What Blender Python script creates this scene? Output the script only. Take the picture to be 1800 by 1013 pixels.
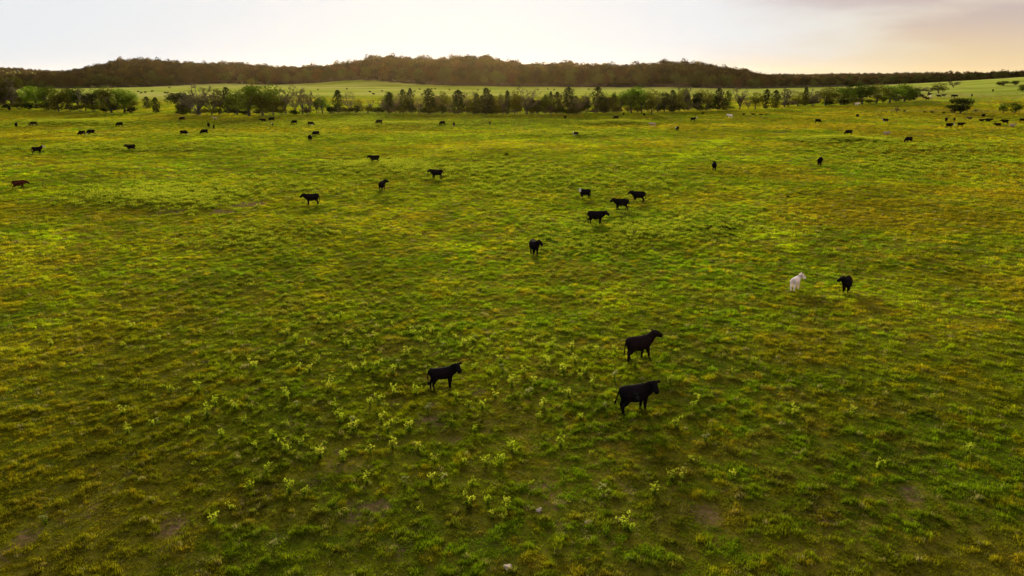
import bpy, bmesh, math, random
import numpy as np
from mathutils import Vector, Matrix, Euler

# ------------------------------------------------------------------ scene, camera, world, sun, exposure
sc = bpy.context.scene
for o in list(bpy.data.objects):
    bpy.data.objects.remove(o)
C = sc.collection
R = math.radians
rng = np.random.default_rng(11)
random.seed(11)

CAM_H = 15.6
FPX = 1386.0                      # focal length in pixels of the 1800 px wide frame (about 66 degrees)
PITCH = R(15.2)
cam_d = bpy.data.cameras.new('camera')
cam_d.sensor_width = 36.0
cam_d.lens = 36.0 * FPX / 1800.0
cam_d.clip_start = 0.5
cam_d.clip_end = 30000
cam = bpy.data.objects.new('camera', cam_d)
C.objects.link(cam)
cam.location = (0, 0, CAM_H)
cam.rotation_euler = (math.pi / 2 - PITCH, 0, 0)
sc.camera = cam

SUN_AZ = R(-4.1)                  # left of straight ahead (+Y)
SUN_EL = R(7.0)
sun_dir = Vector((math.sin(SUN_AZ) * math.cos(SUN_EL), math.cos(SUN_AZ) * math.cos(SUN_EL), math.sin(SUN_EL)))

sd = bpy.data.lights.new('sun', 'SUN')
sd.energy = 5.0
sd.angle = R(19)
sd.color = (1.0, 0.965, 0.55)
sun = bpy.data.objects.new('sun', sd)
C.objects.link(sun)
sun.rotation_euler = (-sun_dir).to_track_quat('-Z', 'Y').to_euler()
sun.location = (0, 0, 100)

sc.view_settings.view_transform = 'Standard'
sc.view_settings.look = 'None'
sc.view_settings.gamma = 1
sc.view_settings.use_curve_mapping = False
sc.view_settings.exposure = 1.4

cy = sc.cycles
cy.max_bounces = 6
cy.diffuse_bounces = 3
cy.glossy_bounces = 2
cy.transmission_bounces = 4
cy.transparent_max_bounces = 6
cy.volume_bounces = 1
cy.use_adaptive_sampling = True
cy.adaptive_threshold = 0.01
cy.use_denoising = True
cy.sample_clamp_indirect = 2.0
cy.sample_clamp_direct = 20.0


class NT:
    """small helper for node trees"""
    def __init__(s, tree):
        s.t = tree
        s.n = tree.nodes
        s.l = tree.links

    def node(s, kind, **kw):
        n = s.n.new(kind)
        for k, v in kw.items():
            setattr(n, k, v)
        return n

    def put(s, sock, v):
        if hasattr(v, 'links'):
            s.l.new(v, sock)
        else:
            sock.default_value = v

    def math(s, op, a, b=0.0, clamp=False):
        n = s.node('ShaderNodeMath', operation=op, use_clamp=clamp)
        s.put(n.inputs[0], a)
        s.put(n.inputs[1], b)
        return n.outputs[0]

    def mix(s, f, a, b, mode='MIX'):
        n = s.node('ShaderNodeMix', data_type='RGBA', blend_type=mode)
        s.put(n.inputs[0], f)
        s.put(n.inputs[6], a)
        s.put(n.inputs[7], b)
        return n.outputs[2]

    def ramp(s, f, lo, hi, a=0.0, b=1.0):
        n = s.node('ShaderNodeMapRange', interpolation_type='SMOOTHSTEP')
        s.put(n.inputs[0], f)
        s.put(n.inputs[1], lo)
        s.put(n.inputs[2], hi)
        s.put(n.inputs[3], a)
        s.put(n.inputs[4], b)
        return n.outputs[0]

    def noise(s, vec, scale, detail=3.0, rough=0.55):
        n = s.node('ShaderNodeTexNoise')
        if vec is not None:
            s.l.new(vec, n.inputs['Vector'])
        n.inputs['Scale'].default_value = scale
        n.inputs['Detail'].default_value = detail
        n.inputs['Roughness'].default_value = rough
        return n.outputs['Fac']


def rgb(r, g, b):
    return (r, g, b, 1.0)


# ---- world: Nishita sky behind a thin bright veil of evening cloud
world = bpy.data.worlds.new('World')
sc.world = world
world.use_nodes = True
w = NT(world.node_tree)
w.n.clear()
out = w.node('ShaderNodeOutputWorld')
bg = w.node('ShaderNodeBackground')
sky = w.node('ShaderNodeTexSky', sky_type='NISHITA')
sky.sun_disc = False
sky.sun_elevation = SUN_EL
sky.sun_rotation = SUN_AZ
sky.altitude = 200
sky.air_density = 1.2
sky.dust_density = 3.0
tc = w.node('ShaderNodeTexCoord')
sep = w.node('ShaderNodeSeparateXYZ')
w.l.new(tc.outputs['Generated'], sep.inputs[0])
dx, dy, dz = sep.outputs[0], sep.outputs[1], sep.outputs[2]
dot = w.node('ShaderNodeVectorMath', operation='DOT_PRODUCT')
w.l.new(tc.outputs['Generated'], dot.inputs[0])
dot.inputs[1].default_value = sun_dir
near_sun = w.ramp(dot.outputs['Value'], -0.3, 0.80)
# stretched cloud noise in direction space
mp = w.node('ShaderNodeMapping')
w.l.new(tc.outputs['Generated'], mp.inputs[0])
mp.inputs['Scale'].default_value = (1.0, 1.0, 4.5)
mp.inputs['Location'].default_value = (0.35, 0.1, 0.2)
cn = w.noise(mp.outputs[0], 2.6, 5.0, 0.5)
bank = w.math('ADD', w.math('MULTIPLY', dx, 1.0), w.math('MULTIPLY', w.math('SUBTRACT', cn, 0.5), 0.55))
bank = w.ramp(bank, 0.17, 0.50)                      # thicker cloud away to the right of the sun
low = w.ramp(dz, 0.0, 0.075, 1.0, 0.0)                # warm towards the horizon
white = rgb(0.303, 0.316, 0.330)
veil_far = rgb(0.165, 0.17, 0.185)
warm = w.mix(low, rgb(0.305, 0.27, 0.215), rgb(0.315, 0.258, 0.155))
grey = w.mix(w.ramp(cn, 0.40, 0.56), warm, w.mix(low, rgb(0.225, 0.185, 0.175), rgb(0.33, 0.255, 0.15)))
veil = w.mix(near_sun, veil_far, white)
veil = w.mix(bank, veil, grey)
skyc = w.mix(1.0, sky.outputs[0], rgb(0.08, 0.08, 0.08), 'MULTIPLY')
final = w.mix(0.992, skyc, veil)
w.l.new(final, bg.inputs['Color'])
bg.inputs['Strength'].default_value = 1.0
w.l.new(bg.outputs[0], out.inputs['Surface'])

# ------------------------------------------------------------------ numpy noise and the lie of the land


def hash2(ix, iy, seed):
    h = (ix.astype(np.int64) * 374761393 + iy.astype(np.int64) * 668265263 + seed * 1274126177) & 0xffffffff
    h = ((h ^ (h >> 13)) * 1274126177) & 0xffffffff
    h = (h ^ (h >> 16)) & 0xffffffff
    return h.astype(np.float64) / 4294967295.0


def vnoise(x, y, seed=0):
    x = np.asarray(x, float)
    y = np.asarray(y, float)
    ix, iy = np.floor(x), np.floor(y)
    fx, fy = x - ix, y - iy
    fx = fx * fx * (3 - 2 * fx)
    fy = fy * fy * (3 - 2 * fy)
    a = hash2(ix, iy, seed)
    b = hash2(ix + 1, iy, seed)
    c = hash2(ix, iy + 1, seed)
    d = hash2(ix + 1, iy + 1, seed)
    return (a * (1 - fx) + b * fx) * (1 - fy) + (c * (1 - fx) + d * fx) * fy


def fbm(x, y, seed=0, oct=4):
    s, a, t = 0.0, 0.5, 0.0
    x = np.asarray(x, float)
    y = np.asarray(y, float)
    for k in range(oct):
        s = s + a * vnoise(x * 2 ** k + 17.3 * k, y * 2 ** k - 9.1 * k, seed + k)
        t += a
        a *= 0.55
    return s / t


def sstep(v, a, b):
    t = np.clip((np.asarray(v, float) - a) / (b - a), 0, 1)
    return t * t * (3 - 2 * t)


def ray(px, py):
    """direction of the sight line through a pixel of the 1800 x 1013 frame"""
    u, v = (px - 900.0) / FPX, (506.5 - py) / FPX
    cp, sp = math.cos(PITCH), math.sin(PITCH)
    return np.array((u, cp + v * sp, -sp + v * cp))


def flat(px, py):
    d = ray(px, py)
    t = -CAM_H / d[2]
    return d[0] * t, d[1] * t


def polar(px, r):
    """ground point at horizontal distance r in the compass direction of frame column px"""
    a = math.atan2((px - 900.0) / FPX, math.cos(PITCH))
    return r * math.sin(a), r * math.cos(a)


MOUNDS = []
for px, py, rad, hh in ((1085, 217, 8, .95), (1480, 248, 7, .8), (125, 217, 13, .7), (270, 362, 6, .45), (700, 222, 12, .6),
                        (660, 293, 7, .4), (1130, 415, 6, .35), (1380, 233, 6, -.4), (1010, 240, 7, .4), (330, 250, 14, .55),
                        (880, 262, 10, .35), (1000, 268, 9, -.35), (1600, 262, 12, .45), (230, 345, 6, .35), (470, 405, 7, .3),
                        (560, 268, 12, .3), (90, 248, 12, .3), (1240, 255, 10, .3), (1660, 205, 26, -.9), (1540, 203, 22, -.7),
                        (1300, 203, 16, .4), (880, 214, 16, .45), (350, 208, 14, .5), (180, 300, 10, .35), (1500, 330, 9, .3)):
    x, y = flat(px, py)
    MOUNDS.append((x, y, rad, hh))
HILLS = []
for px, r, h, sl, sr in ((700, 1380, 27, 95, 240), (830, 1400, 28, 110, 240), (985, 1360, 15, 130, 230), (1190, 1240, 16, 95, 200),
                         (1090, 1260, 10, 120, 200), (600, 1480, 11, 130, 230), (290, 1720, 26, 110, 260), (420, 1700, 19, 170, 260),
                         (1290, 1250, 4, 80, 200), (120, 1800, 3, 150, 260), (-300, 1700, 6, 300, 260),
                         (2010, 900, 16, 205, 260), (2350, 1000, 20, 300, 300)):
    x, y = polar(px, r)
    a = math.atan2(x, y)
    HILLS.append((x, y, a, h, sl, sr))
for px, r, h, sl, sr in ((-100, 3600, 34, 500, 400), (60, 3600, 20, 260, 400), (1520, 3000, 4, 300, 300), (1700, 2600, 9, 400, 300), (2300, 3000, 16, 600, 400)):
    x, y = polar(px, r)
    HILLS.append((x, y, math.atan2(x, y), h, sl, sr))


def ground(x, y):
    x = np.asarray(x, float)
    y = np.asarray(y, float)
    r = np.hypot(x, y)
    z = 0.55 * (fbm(x / 45, y / 45, 3) - .5) + 0.22 * (fbm(x / 11, y / 11, 8) - .5)
    z = z + sstep(r, 300, 900) * 3.0 * (fbm(x / 260, y / 260, 21) - .5)
    for mx, my, rad, hh in MOUNDS:
        q = ((x - mx) ** 2 + (y - my) ** 2) / rad ** 2
        z = z + hh * np.exp(-q)
    acc = np.zeros_like(x)
    for hx, hy, a, h, sl, sr in HILLS:
        ex, ey = x - hx, y - hy
        rad = ex * math.sin(a) + ey * math.cos(a)
        lat = ex * math.cos(a) - ey * math.sin(a)
        g = h * np.exp(-(lat / sl) ** 2 - (rad / sr) ** 2)
        acc = acc + np.maximum(g, 0) ** 3
    return z + acc ** (1 / 3)


def gz(x, y):
    return float(ground(np.array([x]), np.array([y]))[0])


_T = np.exp(np.linspace(math.log(12), math.log(9000), 6000))


def at(px, py):
    """where the sight line through a pixel meets the land"""
    d = ray(px, py)
    d = d / math.hypot(d[0], d[1])
    X, Y, Z = d[0] * _T, d[1] * _T, CAM_H + d[2] * _T
    k = np.argmax(Z < ground(X, Y))
    if k == 0:
        k = len(_T) - 1
    return X[k], Y[k], gz(X[k], Y[k])


# ------------------------------------------------------------------ object helpers
def tag(o, label=None, cat=None, group=None, kind=None):
    if label:
        o['label'] = label
    if cat:
        o['category'] = cat
    if group:
        o['group'] = group
    if kind:
        o['kind'] = kind
    return o


def link(name, data, parent=None):
    o = bpy.data.objects.new(name, data)
    C.objects.link(o)
    if parent is not None:
        o.parent = parent
    return o


def mesh_np(name, V, F, mats=(), midx=None, smooth=False):
    """mesh from a vertex array and an (n,3) or (n,4) face array, or a list of such arrays"""
    V = np.asarray(V, np.float32)
    Fs = F if isinstance(F, list) else [F]
    Fs = [np.asarray(f, np.int32) for f in Fs if len(f)]
    me = bpy.data.meshes.new(name)
    me.vertices.add(len(V))
    me.vertices.foreach_set('co', V.ravel())
    loops = np.concatenate([f.ravel() for f in Fs])
    tot = np.concatenate([np.full(len(f), f.shape[1], np.int32) for f in Fs])
    start = np.concatenate([[0], np.cumsum(tot)[:-1]]).astype(np.int32)
    me.loops.add(len(loops))
    me.loops.foreach_set('vertex_index', loops)
    me.polygons.add(len(tot))
    me.polygons.foreach_set('loop_start', start)
    me.polygons.foreach_set('loop_total', tot)
    for m in mats:
        me.materials.append(m)
    if midx is not None:
        me.polygons.foreach_set('material_index', np.asarray(midx, np.int32))
    if smooth:
        me.polygons.foreach_set('use_smooth', np.ones(len(tot), bool))
    me.update(calc_edges=True)
    return me


def attr(me, name, vals, kind='FLOAT', domain='POINT'):
    a = me.attributes.new(name, kind, domain)
    key = {'FLOAT': 'value', 'INT': 'value', 'FLOAT_VECTOR': 'vector', 'FLOAT_COLOR': 'color'}[kind]
    dt = np.int32 if kind == 'INT' else np.float32
    a.data.foreach_set(key, np.asarray(vals, dt).ravel())


# ------------------------------------------------------------------ materials
def new_mat(name):
    m = bpy.data.materials.new(name)
    m.use_nodes = True
    t = NT(m.node_tree)
    t.n.clear()
    o = t.node('ShaderNodeOutputMaterial')
    return m, t, o


def leafy(t, o, col, trans=0.5, tcol=None):
    d = t.node('ShaderNodeBsdfDiffuse')
    tr = t.node('ShaderNodeBsdfTranslucent')
    mx = t.node('ShaderNodeMixShader')
    t.put(d.inputs['Color'], col)
    t.put(tr.inputs['Color'], tcol if tcol is not None else col)
    mx.inputs[0].default_value = trans
    t.l.new(d.outputs[0], mx.inputs[1])
    t.l.new(tr.outputs[0], mx.inputs[2])
    t.l.new(mx.outputs[0], o.inputs['Surface'])


def inst_attr(t, name):
    a = t.node('ShaderNodeAttribute', attribute_type='INSTANCER', attribute_name=name)
    return a


def mat_tuft():
    m, t, o = new_mat('grass_blades')
    a = inst_attr(t, 'tint')
    g = t.node('ShaderNodeNewGeometry')
    n = t.noise(g.outputs['Position'], 9.0, 2.0)
    c = t.mix(t.ramp(n, 0.35, 0.7, 0.0, 0.45), a.outputs['Color'], rgb(0.26, 0.27, 0.008), 'MIX')
    leafy(t, o, c, 0.55)
    return m


def mat_ground():
    m, t, o = new_mat('pasture_soil_and_thatch')
    g = t.node('ShaderNodeNewGeometry')
    p = g.outputs['Position']
    soil_and_shade = t.node('ShaderNodeAttribute', attribute_name='soil_and_shade')
    far = t.node('ShaderNodeAttribute', attribute_name='far_field')
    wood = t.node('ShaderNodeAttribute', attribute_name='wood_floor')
    n1 = t.noise(p, 0.045, 4.0)
    n2 = t.noise(p, 0.6, 5.0, 0.6)
    n3 = t.noise(p, 5.0, 4.0, 0.65)
    green = t.mix(t.ramp(n2, 0.35, 0.65), rgb(0.045, 0.07, 0.004), rgb(0.11, 0.115, 0.006))
    green = t.mix(t.ramp(n1, 0.40, 0.62), green, rgb(0.13, 0.10, 0.010))
    green = t.mix(t.ramp(n3, 0.45, 0.75), green, rgb(0.075, 0.055, 0.016))
    earth = t.mix(n3, rgb(0.045, 0.034, 0.014), rgb(0.20, 0.115, 0.065))
    near = t.mix(t.ramp(t.math('ADD', soil_and_shade.outputs['Fac'], t.math('MULTIPLY', t.math('SUBTRACT', n3, 0.5), 0.9)), 0.35, 0.75), green, earth)
    f1 = t.noise(p, 0.006, 4.0)
    fm = t.node('ShaderNodeMapping')
    t.l.new(p, fm.inputs[0])
    fm.inputs['Scale'].default_value = (0.25, 1.0, 1.0)
    f2 = t.noise(fm.outputs[0], 0.02, 5.0, 0.6)
    farc = t.mix(t.ramp(f2, 0.35, 0.65), rgb(0.19, 0.225, 0.020), rgb(0.33, 0.345, 0.060))
    farc = t.mix(t.ramp(f1, 0.45, 0.65), farc, rgb(0.33, 0.31, 0.085))
    c = t.mix(far.outputs['Fac'], near, farc)
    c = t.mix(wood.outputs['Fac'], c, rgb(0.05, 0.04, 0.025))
    d = t.node('ShaderNodeBsdfDiffuse')
    t.put(d.inputs['Color'], c)
    b = t.node('ShaderNodeBump')
    b.inputs['Strength'].default_value = 0.7
    b.inputs['Distance'].default_value = 0.12
    t.l.new(t.noise(p, 3.0, 5.0, 0.65), b.inputs['Height'])
    t.l.new(b.outputs[0], d.inputs['Normal'])
    t.l.new(d.outputs[0], o.inputs['Surface'])
    return m


def mat_leaf(name, c1, c2, trans=0.3, inst=False):
    m, t, o = new_mat(name)
    g = t.node('ShaderNodeNewGeometry')
    n = t.noise(g.outputs['Position'], 0.45, 3.0)
    oi = t.node('ShaderNodeObjectInfo')
    f = t.ramp(t.math('ADD', n, t.math('MULTIPLY', t.math('SUBTRACT', oi.outputs['Random'], 0.5), 0.5)), 0.25, 0.75)
    c = t.mix(f, rgb(*c1), rgb(*c2))
    if inst:
        a = inst_attr(t, 'tint')
        c = t.mix(t.ramp(n, 0.3, 0.7, 0.0, 0.35), a.outputs['Color'], rgb(*c2))
    leafy(t, o, c, trans)
    return m


def mat_plain(name, col, rough=0.8, var=0.25, scale=8.0):
    m, t, o = new_mat(name)
    p = t.node('ShaderNodeBsdfPrincipled')
    g = t.node('ShaderNodeTexCoord')
    n = t.noise(g.outputs['Object'], scale, 4.0)
    c = t.mix(n, rgb(*[v * (1 - var) for v in col]), rgb(*[v * (1 + var) for v in col]))
    t.put(p.inputs['Base Color'], c)
    p.inputs['Roughness'].default_value = rough
    p.inputs['Specular IOR Level'].default_value = 0.3
    t.l.new(p.outputs[0], o.inputs['Surface'])
    return m


def mat_coat():
    """hide: the coat colour of the animal, with its own markings, and a pale flank streak, where set"""
    m, t, o = new_mat('cattle_coat')
    p = t.node('ShaderNodeBsdfDiffuse')
    oi = t.node('ShaderNodeObjectInfo')
    tcn = t.node('ShaderNodeTexCoord')
    n = t.noise(tcn.outputs['Object'], 3.5, 4.0)
    c = t.mix(t.ramp(n, 0.3, 0.75), oi.outputs['Color'], t.mix(1.0, oi.outputs['Color'], rgb(1.7, 1.35, 1.25), 'MULTIPLY'))

    def mask(a, prop):
        v = t.node('ShaderNodeAttribute', attribute_name=a)
        q = t.node('ShaderNodeAttribute', attribute_type='OBJECT', attribute_name=prop)
        return t.math('MULTIPLY', v.outputs['Fac'], q.outputs['Fac'])
    whitec = rgb(0.70, 0.64, 0.56)
    c = t.mix(mask('m_face', 'white_face'), c, whitec)
    c = t.mix(mask('m_belly', 'white_belly'), c, whitec)
    c = t.mix(mask('m_flank', 'pale_flank'), c, rgb(0.10, 0.095, 0.11))
    c = t.mix(mask('m_shoulder', 'dark_shoulder'), c, rgb(0.16, 0.12, 0.10))
    hv = t.node('ShaderNodeAttribute', attribute_name='m_hoof')
    c = t.mix(hv.outputs['Fac'], c, rgb(0.03, 0.025, 0.02))
    t.put(p.inputs['Color'], c)
    p.inputs['Roughness'].default_value = 0.6
    gl = t.node('ShaderNodeBsdfGlossy')
    gl.inputs['Roughness'].default_value = 0.5
    gl.inputs['Color'].default_value = rgb(.5, .48, .55)
    ms = t.node('ShaderNodeMixShader')
    ms.inputs[0].default_value = 0.006
    b = t.node('ShaderNodeBump')
    b.inputs['Strength'].default_value = 0.35
    b.inputs['Distance'].default_value = 0.02
    t.l.new(t.noise(tcn.outputs['Object'], 30.0, 3.0), b.inputs['Height'])
    t.l.new(b.outputs[0], p.inputs['Normal'])
    t.l.new(p.outputs[0], ms.inputs[1])
    t.l.new(gl.outputs[0], ms.inputs[2])
    t.l.new(ms.outputs[0], o.inputs['Surface'])
    return m


M = {
    'tuft': mat_tuft(),
    'ground': mat_ground(),
    'bark': mat_plain('bark', (0.055, 0.045, 0.036), 0.9, 0.35, 3.0),
    'twig': mat_plain('pale_twigs', (0.13, 0.095, 0.075), 0.9, 0.3, 2.0),
    'leaf_green': mat_leaf('spring_leaves', (0.040, 0.062, 0.004), (0.088, 0.125, 0.007)),
    'leaf_bright': mat_leaf('bright_spring_leaves', (0.065, 0.12, 0.005), (0.13, 0.20, 0.008), .4),
    'leaf_olive': mat_leaf('olive_leaves', (0.054, 0.054, 0.007), (0.125, 0.12, 0.009)),
    'leaf_cedar': mat_leaf('cedar_needles', (0.016, 0.024, 0.006), (0.038, 0.046, 0.009), 0.2),
    'leaf_bud': mat_leaf('budding_twig_tips', (0.060, 0.044, 0.026), (0.11, 0.085, 0.04), 0.3),
    'leaf_far': mat_leaf('wood_foliage', (0.06, 0.07, 0.015), (0.045, 0.034, 0.009), 0.15, inst=True),
    'coat': mat_coat(),
    'weed_leaf': mat_leaf('weed_leaves', (0.07, 0.11, 0.006), (0.13, 0.17, 0.008), 0.5),
    'weed_flower': mat_leaf('yellow_green_weed_blossom', (0.34, 0.40, 0.02), (0.48, 0.48, 0.04), 0.5),
    'weed_seed': mat_leaf('pale_weed_seed_heads', (0.22, 0.23, 0.07), (0.32, 0.30, 0.11), 0.4),
    'patch_flower': mat_leaf('distant_weed_blossom', (0.33, 0.37, 0.015), (0.45, 0.44, 0.025), 0.5),
    'stone': mat_plain('pinkish_limestone', (0.33, 0.25, 0.21), 0.9, 0.25, 14.0),
    'post': mat_plain('weathered_fence_wood', (0.11, 0.09, 0.075), 0.9, 0.3, 9.0),
    'wire': mat_plain('dull_fence_wire', (0.20, 0.19, 0.18), 0.5, 0.1, 2.0),
}

# ------------------------------------------------------------------ ground: one sheet to the horizon
WOOD_PX = [-700, -400, 0, 150, 250, 430, 480, 640, 800, 1000, 1200, 1300, 1450, 1560, 1620, 1700, 1800, 2300, 2600]
WOOD_R = [1100, 1050, 985, 1010, 1100, 1290, 1190, 1130, 1000, 945, 905, 870, 870, 930, 960, 935, 905, 900, 950]


def px_of(x, y):
    return 900.0 + FPX * np.tan(np.arctan2(x, y)) * math.cos(PITCH)


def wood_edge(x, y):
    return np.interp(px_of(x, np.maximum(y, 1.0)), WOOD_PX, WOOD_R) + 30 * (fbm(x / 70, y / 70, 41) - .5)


SOIL = [(770, 740, 2.0), (590, 815, 1.5), (640, 905, 1.6), (790, 770, 1.2), (560, 850, 1.0), (840, 690, 0.8), (690, 715, 1.0), (300, 375, 3.2),
        (390, 375, 2.5), (440, 360, 1.6), (425, 361, 2.2), (455, 358, 1.8), (1160, 418, 2.0), (1120, 412, 1.5), (940, 850, 1.2), (980, 880, 1.2), (300, 930, 1.1), (150, 900, 1.2),
        (1370, 232, 9), (1560, 208, 16), (1640, 208, 16), (30, 960, 1.5), (1240, 900, 1.0), (1110, 860, .9), (1440, 905, 1.1), (860, 745, .9),  # the two broadest spots paint the shaded hollow's darkness; the rest is bare soil
        (470, 865, 1.0), (700, 960, .9), (1000, 930, .9), (1600, 870, .9), (520, 745, .8), (480, 945, .9)]
SOIL_AND_SHADE_W = [(flat(px, py), rr) for px, py, rr in SOIL]


DIRT = flat(436, 360)


def soil_and_shade_at(x, y):
    s = np.zeros_like(x)
    for (sx, sy), rr in SOIL_AND_SHADE_W:
        s = np.maximum(s, .8 * np.exp(-((x - sx) ** 2 + ((y - sy) * 0.8) ** 2) / rr ** 2))
    s = np.where(np.hypot(x - DIRT[0], (y - DIRT[1]) * .7) < 4.5, s * 1.6, s)
    return np.clip(s + 1.2 * (fbm(x / 1.2, y / 1.2, 77) - .66), 0, 1)


def build_ground():
    A = np.concatenate([np.arange(-46, 46, 0.2), np.arange(46, 314, 2.0)])
    A = np.radians(A)
    rr = np.concatenate([np.exp(np.linspace(math.log(4), math.log(9000), 420))])
    nA, nR = len(A), len(rr)
    aa, r2 = np.meshgrid(A, rr)
    x, y = (np.sin(aa) * r2), (np.cos(aa) * r2)
    xs, ys = x.ravel(), y.ravel()
    z = ground(xs, ys)
    V = np.column_stack([xs, ys, z])
    V = np.vstack([V, [[0, 0, gz(0, 0)]]])
    i = np.arange(nR - 1)[:, None] * nA
    j = np.arange(nA)[None, :]
    jn = (j + 1) % nA
    F = np.stack([i + j, i + jn, i + nA + jn, i + nA + j], -1).reshape(-1, 4)
    F = F[:, ::-1]
    c = len(V) - 1
    F3 = np.stack([np.full(nA, c), (np.arange(nA) + 1) % nA, np.arange(nA)], -1)
    me = mesh_np('ground', V, [F, F3], [M['ground']], smooth=True)
    X, Y = V[:, 0], V[:, 1]
    r = np.hypot(X, Y)
    attr(me, 'soil_and_shade', soil_and_shade_at(X, Y) * (r < 330))
    attr(me, 'far_field', sstep(r + 60 * (fbm(X / 60, Y / 60, 5) - .5), 400, 660))
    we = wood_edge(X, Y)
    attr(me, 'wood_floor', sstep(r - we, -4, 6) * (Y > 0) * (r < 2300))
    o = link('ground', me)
    tag(o, kind='structure')
    return o


build_ground()


# ------------------------------------------------------------------ scatterer: one object, many instances
def scatter(name, P, tint, scale, rotz, idx, protos, label, cat, tilt=None):
    me = bpy.data.meshes.new(name)
    me.vertices.add(len(P))
    me.vertices.foreach_set('co', np.asarray(P, np.float32).ravel())
    attr(me, 'tint', np.column_stack([tint, np.ones(len(P))]), 'FLOAT_COLOR')
    attr(me, 'isc', scale, 'FLOAT_VECTOR')
    rot = np.zeros((len(P), 3))
    rot[:, 2] = rotz
    if tilt is not None:
        rot[:, :2] = tilt
    attr(me, 'irot', rot, 'FLOAT_VECTOR')
    attr(me, 'iidx', idx, 'INT')
    o = link(name, me)
    col = bpy.data.collections.new(name + '_kinds')
    for k, pm in enumerate(protos):
        po = bpy.data.objects.new('%s_kind_%02d' % (name, k), pm)
        col.objects.link(po)
    ng = bpy.data.node_groups.new(name + '_spread', 'GeometryNodeTree')
    ng.interface.new_socket('Geometry', in_out='INPUT', socket_type='NodeSocketGeometry')
    ng.interface.new_socket('Geometry', in_out='OUTPUT', socket_type='NodeSocketGeometry')
    N, L = ng.nodes, ng.links
    gi, go = N.new('NodeGroupInput'), N.new('NodeGroupOutput')
    ci = N.new('GeometryNodeCollectionInfo')
    ci.inputs['Collection'].default_value = col
    ci.inputs['Separate Children'].default_value = True
    ci.inputs['Reset Children'].default_value = True
    iop = N.new('GeometryNodeInstanceOnPoints')
    iop.inputs['Pick Instance'].default_value = True

    def na(nm, dt):
        n = N.new('GeometryNodeInputNamedAttribute')
        n.data_type = dt
        n.inputs['Name'].default_value = nm
        return n.outputs['Attribute']
    L.new(gi.outputs[0], iop.inputs['Points'])
    L.new(ci.outputs[0], iop.inputs['Instance'])
    L.new(na('iidx', 'INT'), iop.inputs['Instance Index'])
    e2r = N.new('FunctionNodeEulerToRotation')
    L.new(na('irot', 'FLOAT_VECTOR'), e2r.inputs[0])
    L.new(e2r.outputs[0], iop.inputs['Rotation'])
    L.new(na('isc', 'FLOAT_VECTOR'), iop.inputs['Scale'])
    L.new(iop.outputs[0], go.inputs[0])
    md = o.modifiers.new('spread', 'NODES')
    md.node_group = ng
    tag(o, label, cat, kind='stuff')
    return o


# ------------------------------------------------------------------ grass
def tuft_mesh(name, nb, spread, hmin, hmax, wid, seed, lean=0.35):
    g = np.random.default_rng(seed)
    V, F = [], []
    for k in range(nb):
        a = g.uniform(0, 2 * math.pi)
        d = spread * math.sqrt(g.uniform(0, 1))
        bx, by = d * math.cos(a), d * math.sin(a)
        h = g.uniform(hmin, hmax) * (1.15 - 0.6 * d / spread)
        la = a + g.normal(0, 0.9)
        ln = h * lean * g.uniform(0.3, 1.6)
        ox, oy = math.cos(la) * ln, math.sin(la) * ln
        fa = g.uniform(0, math.pi)
        wx, wy = math.cos(fa) * wid * .5, math.sin(fa) * wid * .5
        i = len(V)
        V += [(bx - wx, by - wy, -0.03), (bx + wx, by + wy, -0.03),
              (bx + ox * .35 - wx * .8, by + oy * .35 - wy * .8, h * .6), (bx + ox * .35 + wx * .8, by + oy * .35 + wy * .8, h * .6),
              (bx + ox, by + oy, h)]
        F += [(i, i + 1, i + 3), (i, i + 3, i + 2), (i + 2, i + 3, i + 4)]
    return mesh_np(name, np.array(V), np.array(F), [M['tuft']])


tufts = [tuft_mesh('tuft_short', 38, .24, .05, .10, .018, 1, .7), tuft_mesh('tuft_mid', 32, .19, .06, .13, .017, 2, .6),
         tuft_mesh('tuft_tall', 26, .14, .08, .19, .016, 3), tuft_mesh('tuft_broad', 30, .22, .04, .10, .028, 4, .9)]

PAL = {k: np.array(v) for k, v in dict(
    green=(.095, .160, .003), lime=(.205, .250, .003), olive=(.150, .163, .003), gold=(.30, .205, .005),
    brown=(.125, .085, .014), deep=(.040, .075, .003), dry=(.22, .17, .07)).items()}


TRACKS = [(flat(*a), flat(*b), wd_) for a, b, wd_ in (((1080, 312), (1180, 285), 3.0), ((1180, 285), (1290, 240), 3.4), ((1790, 262), (1640, 235), 5), ((1800, 285), (1600, 255), 4),
                                                     ((100, 268), (420, 246), 3.5), ((420, 246), (900, 236), 5), ((870, 250), (1000, 243), 3))]


def lerp(a, b, t):
    return a * (1 - t[:, None]) + b * t[:, None]


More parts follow.
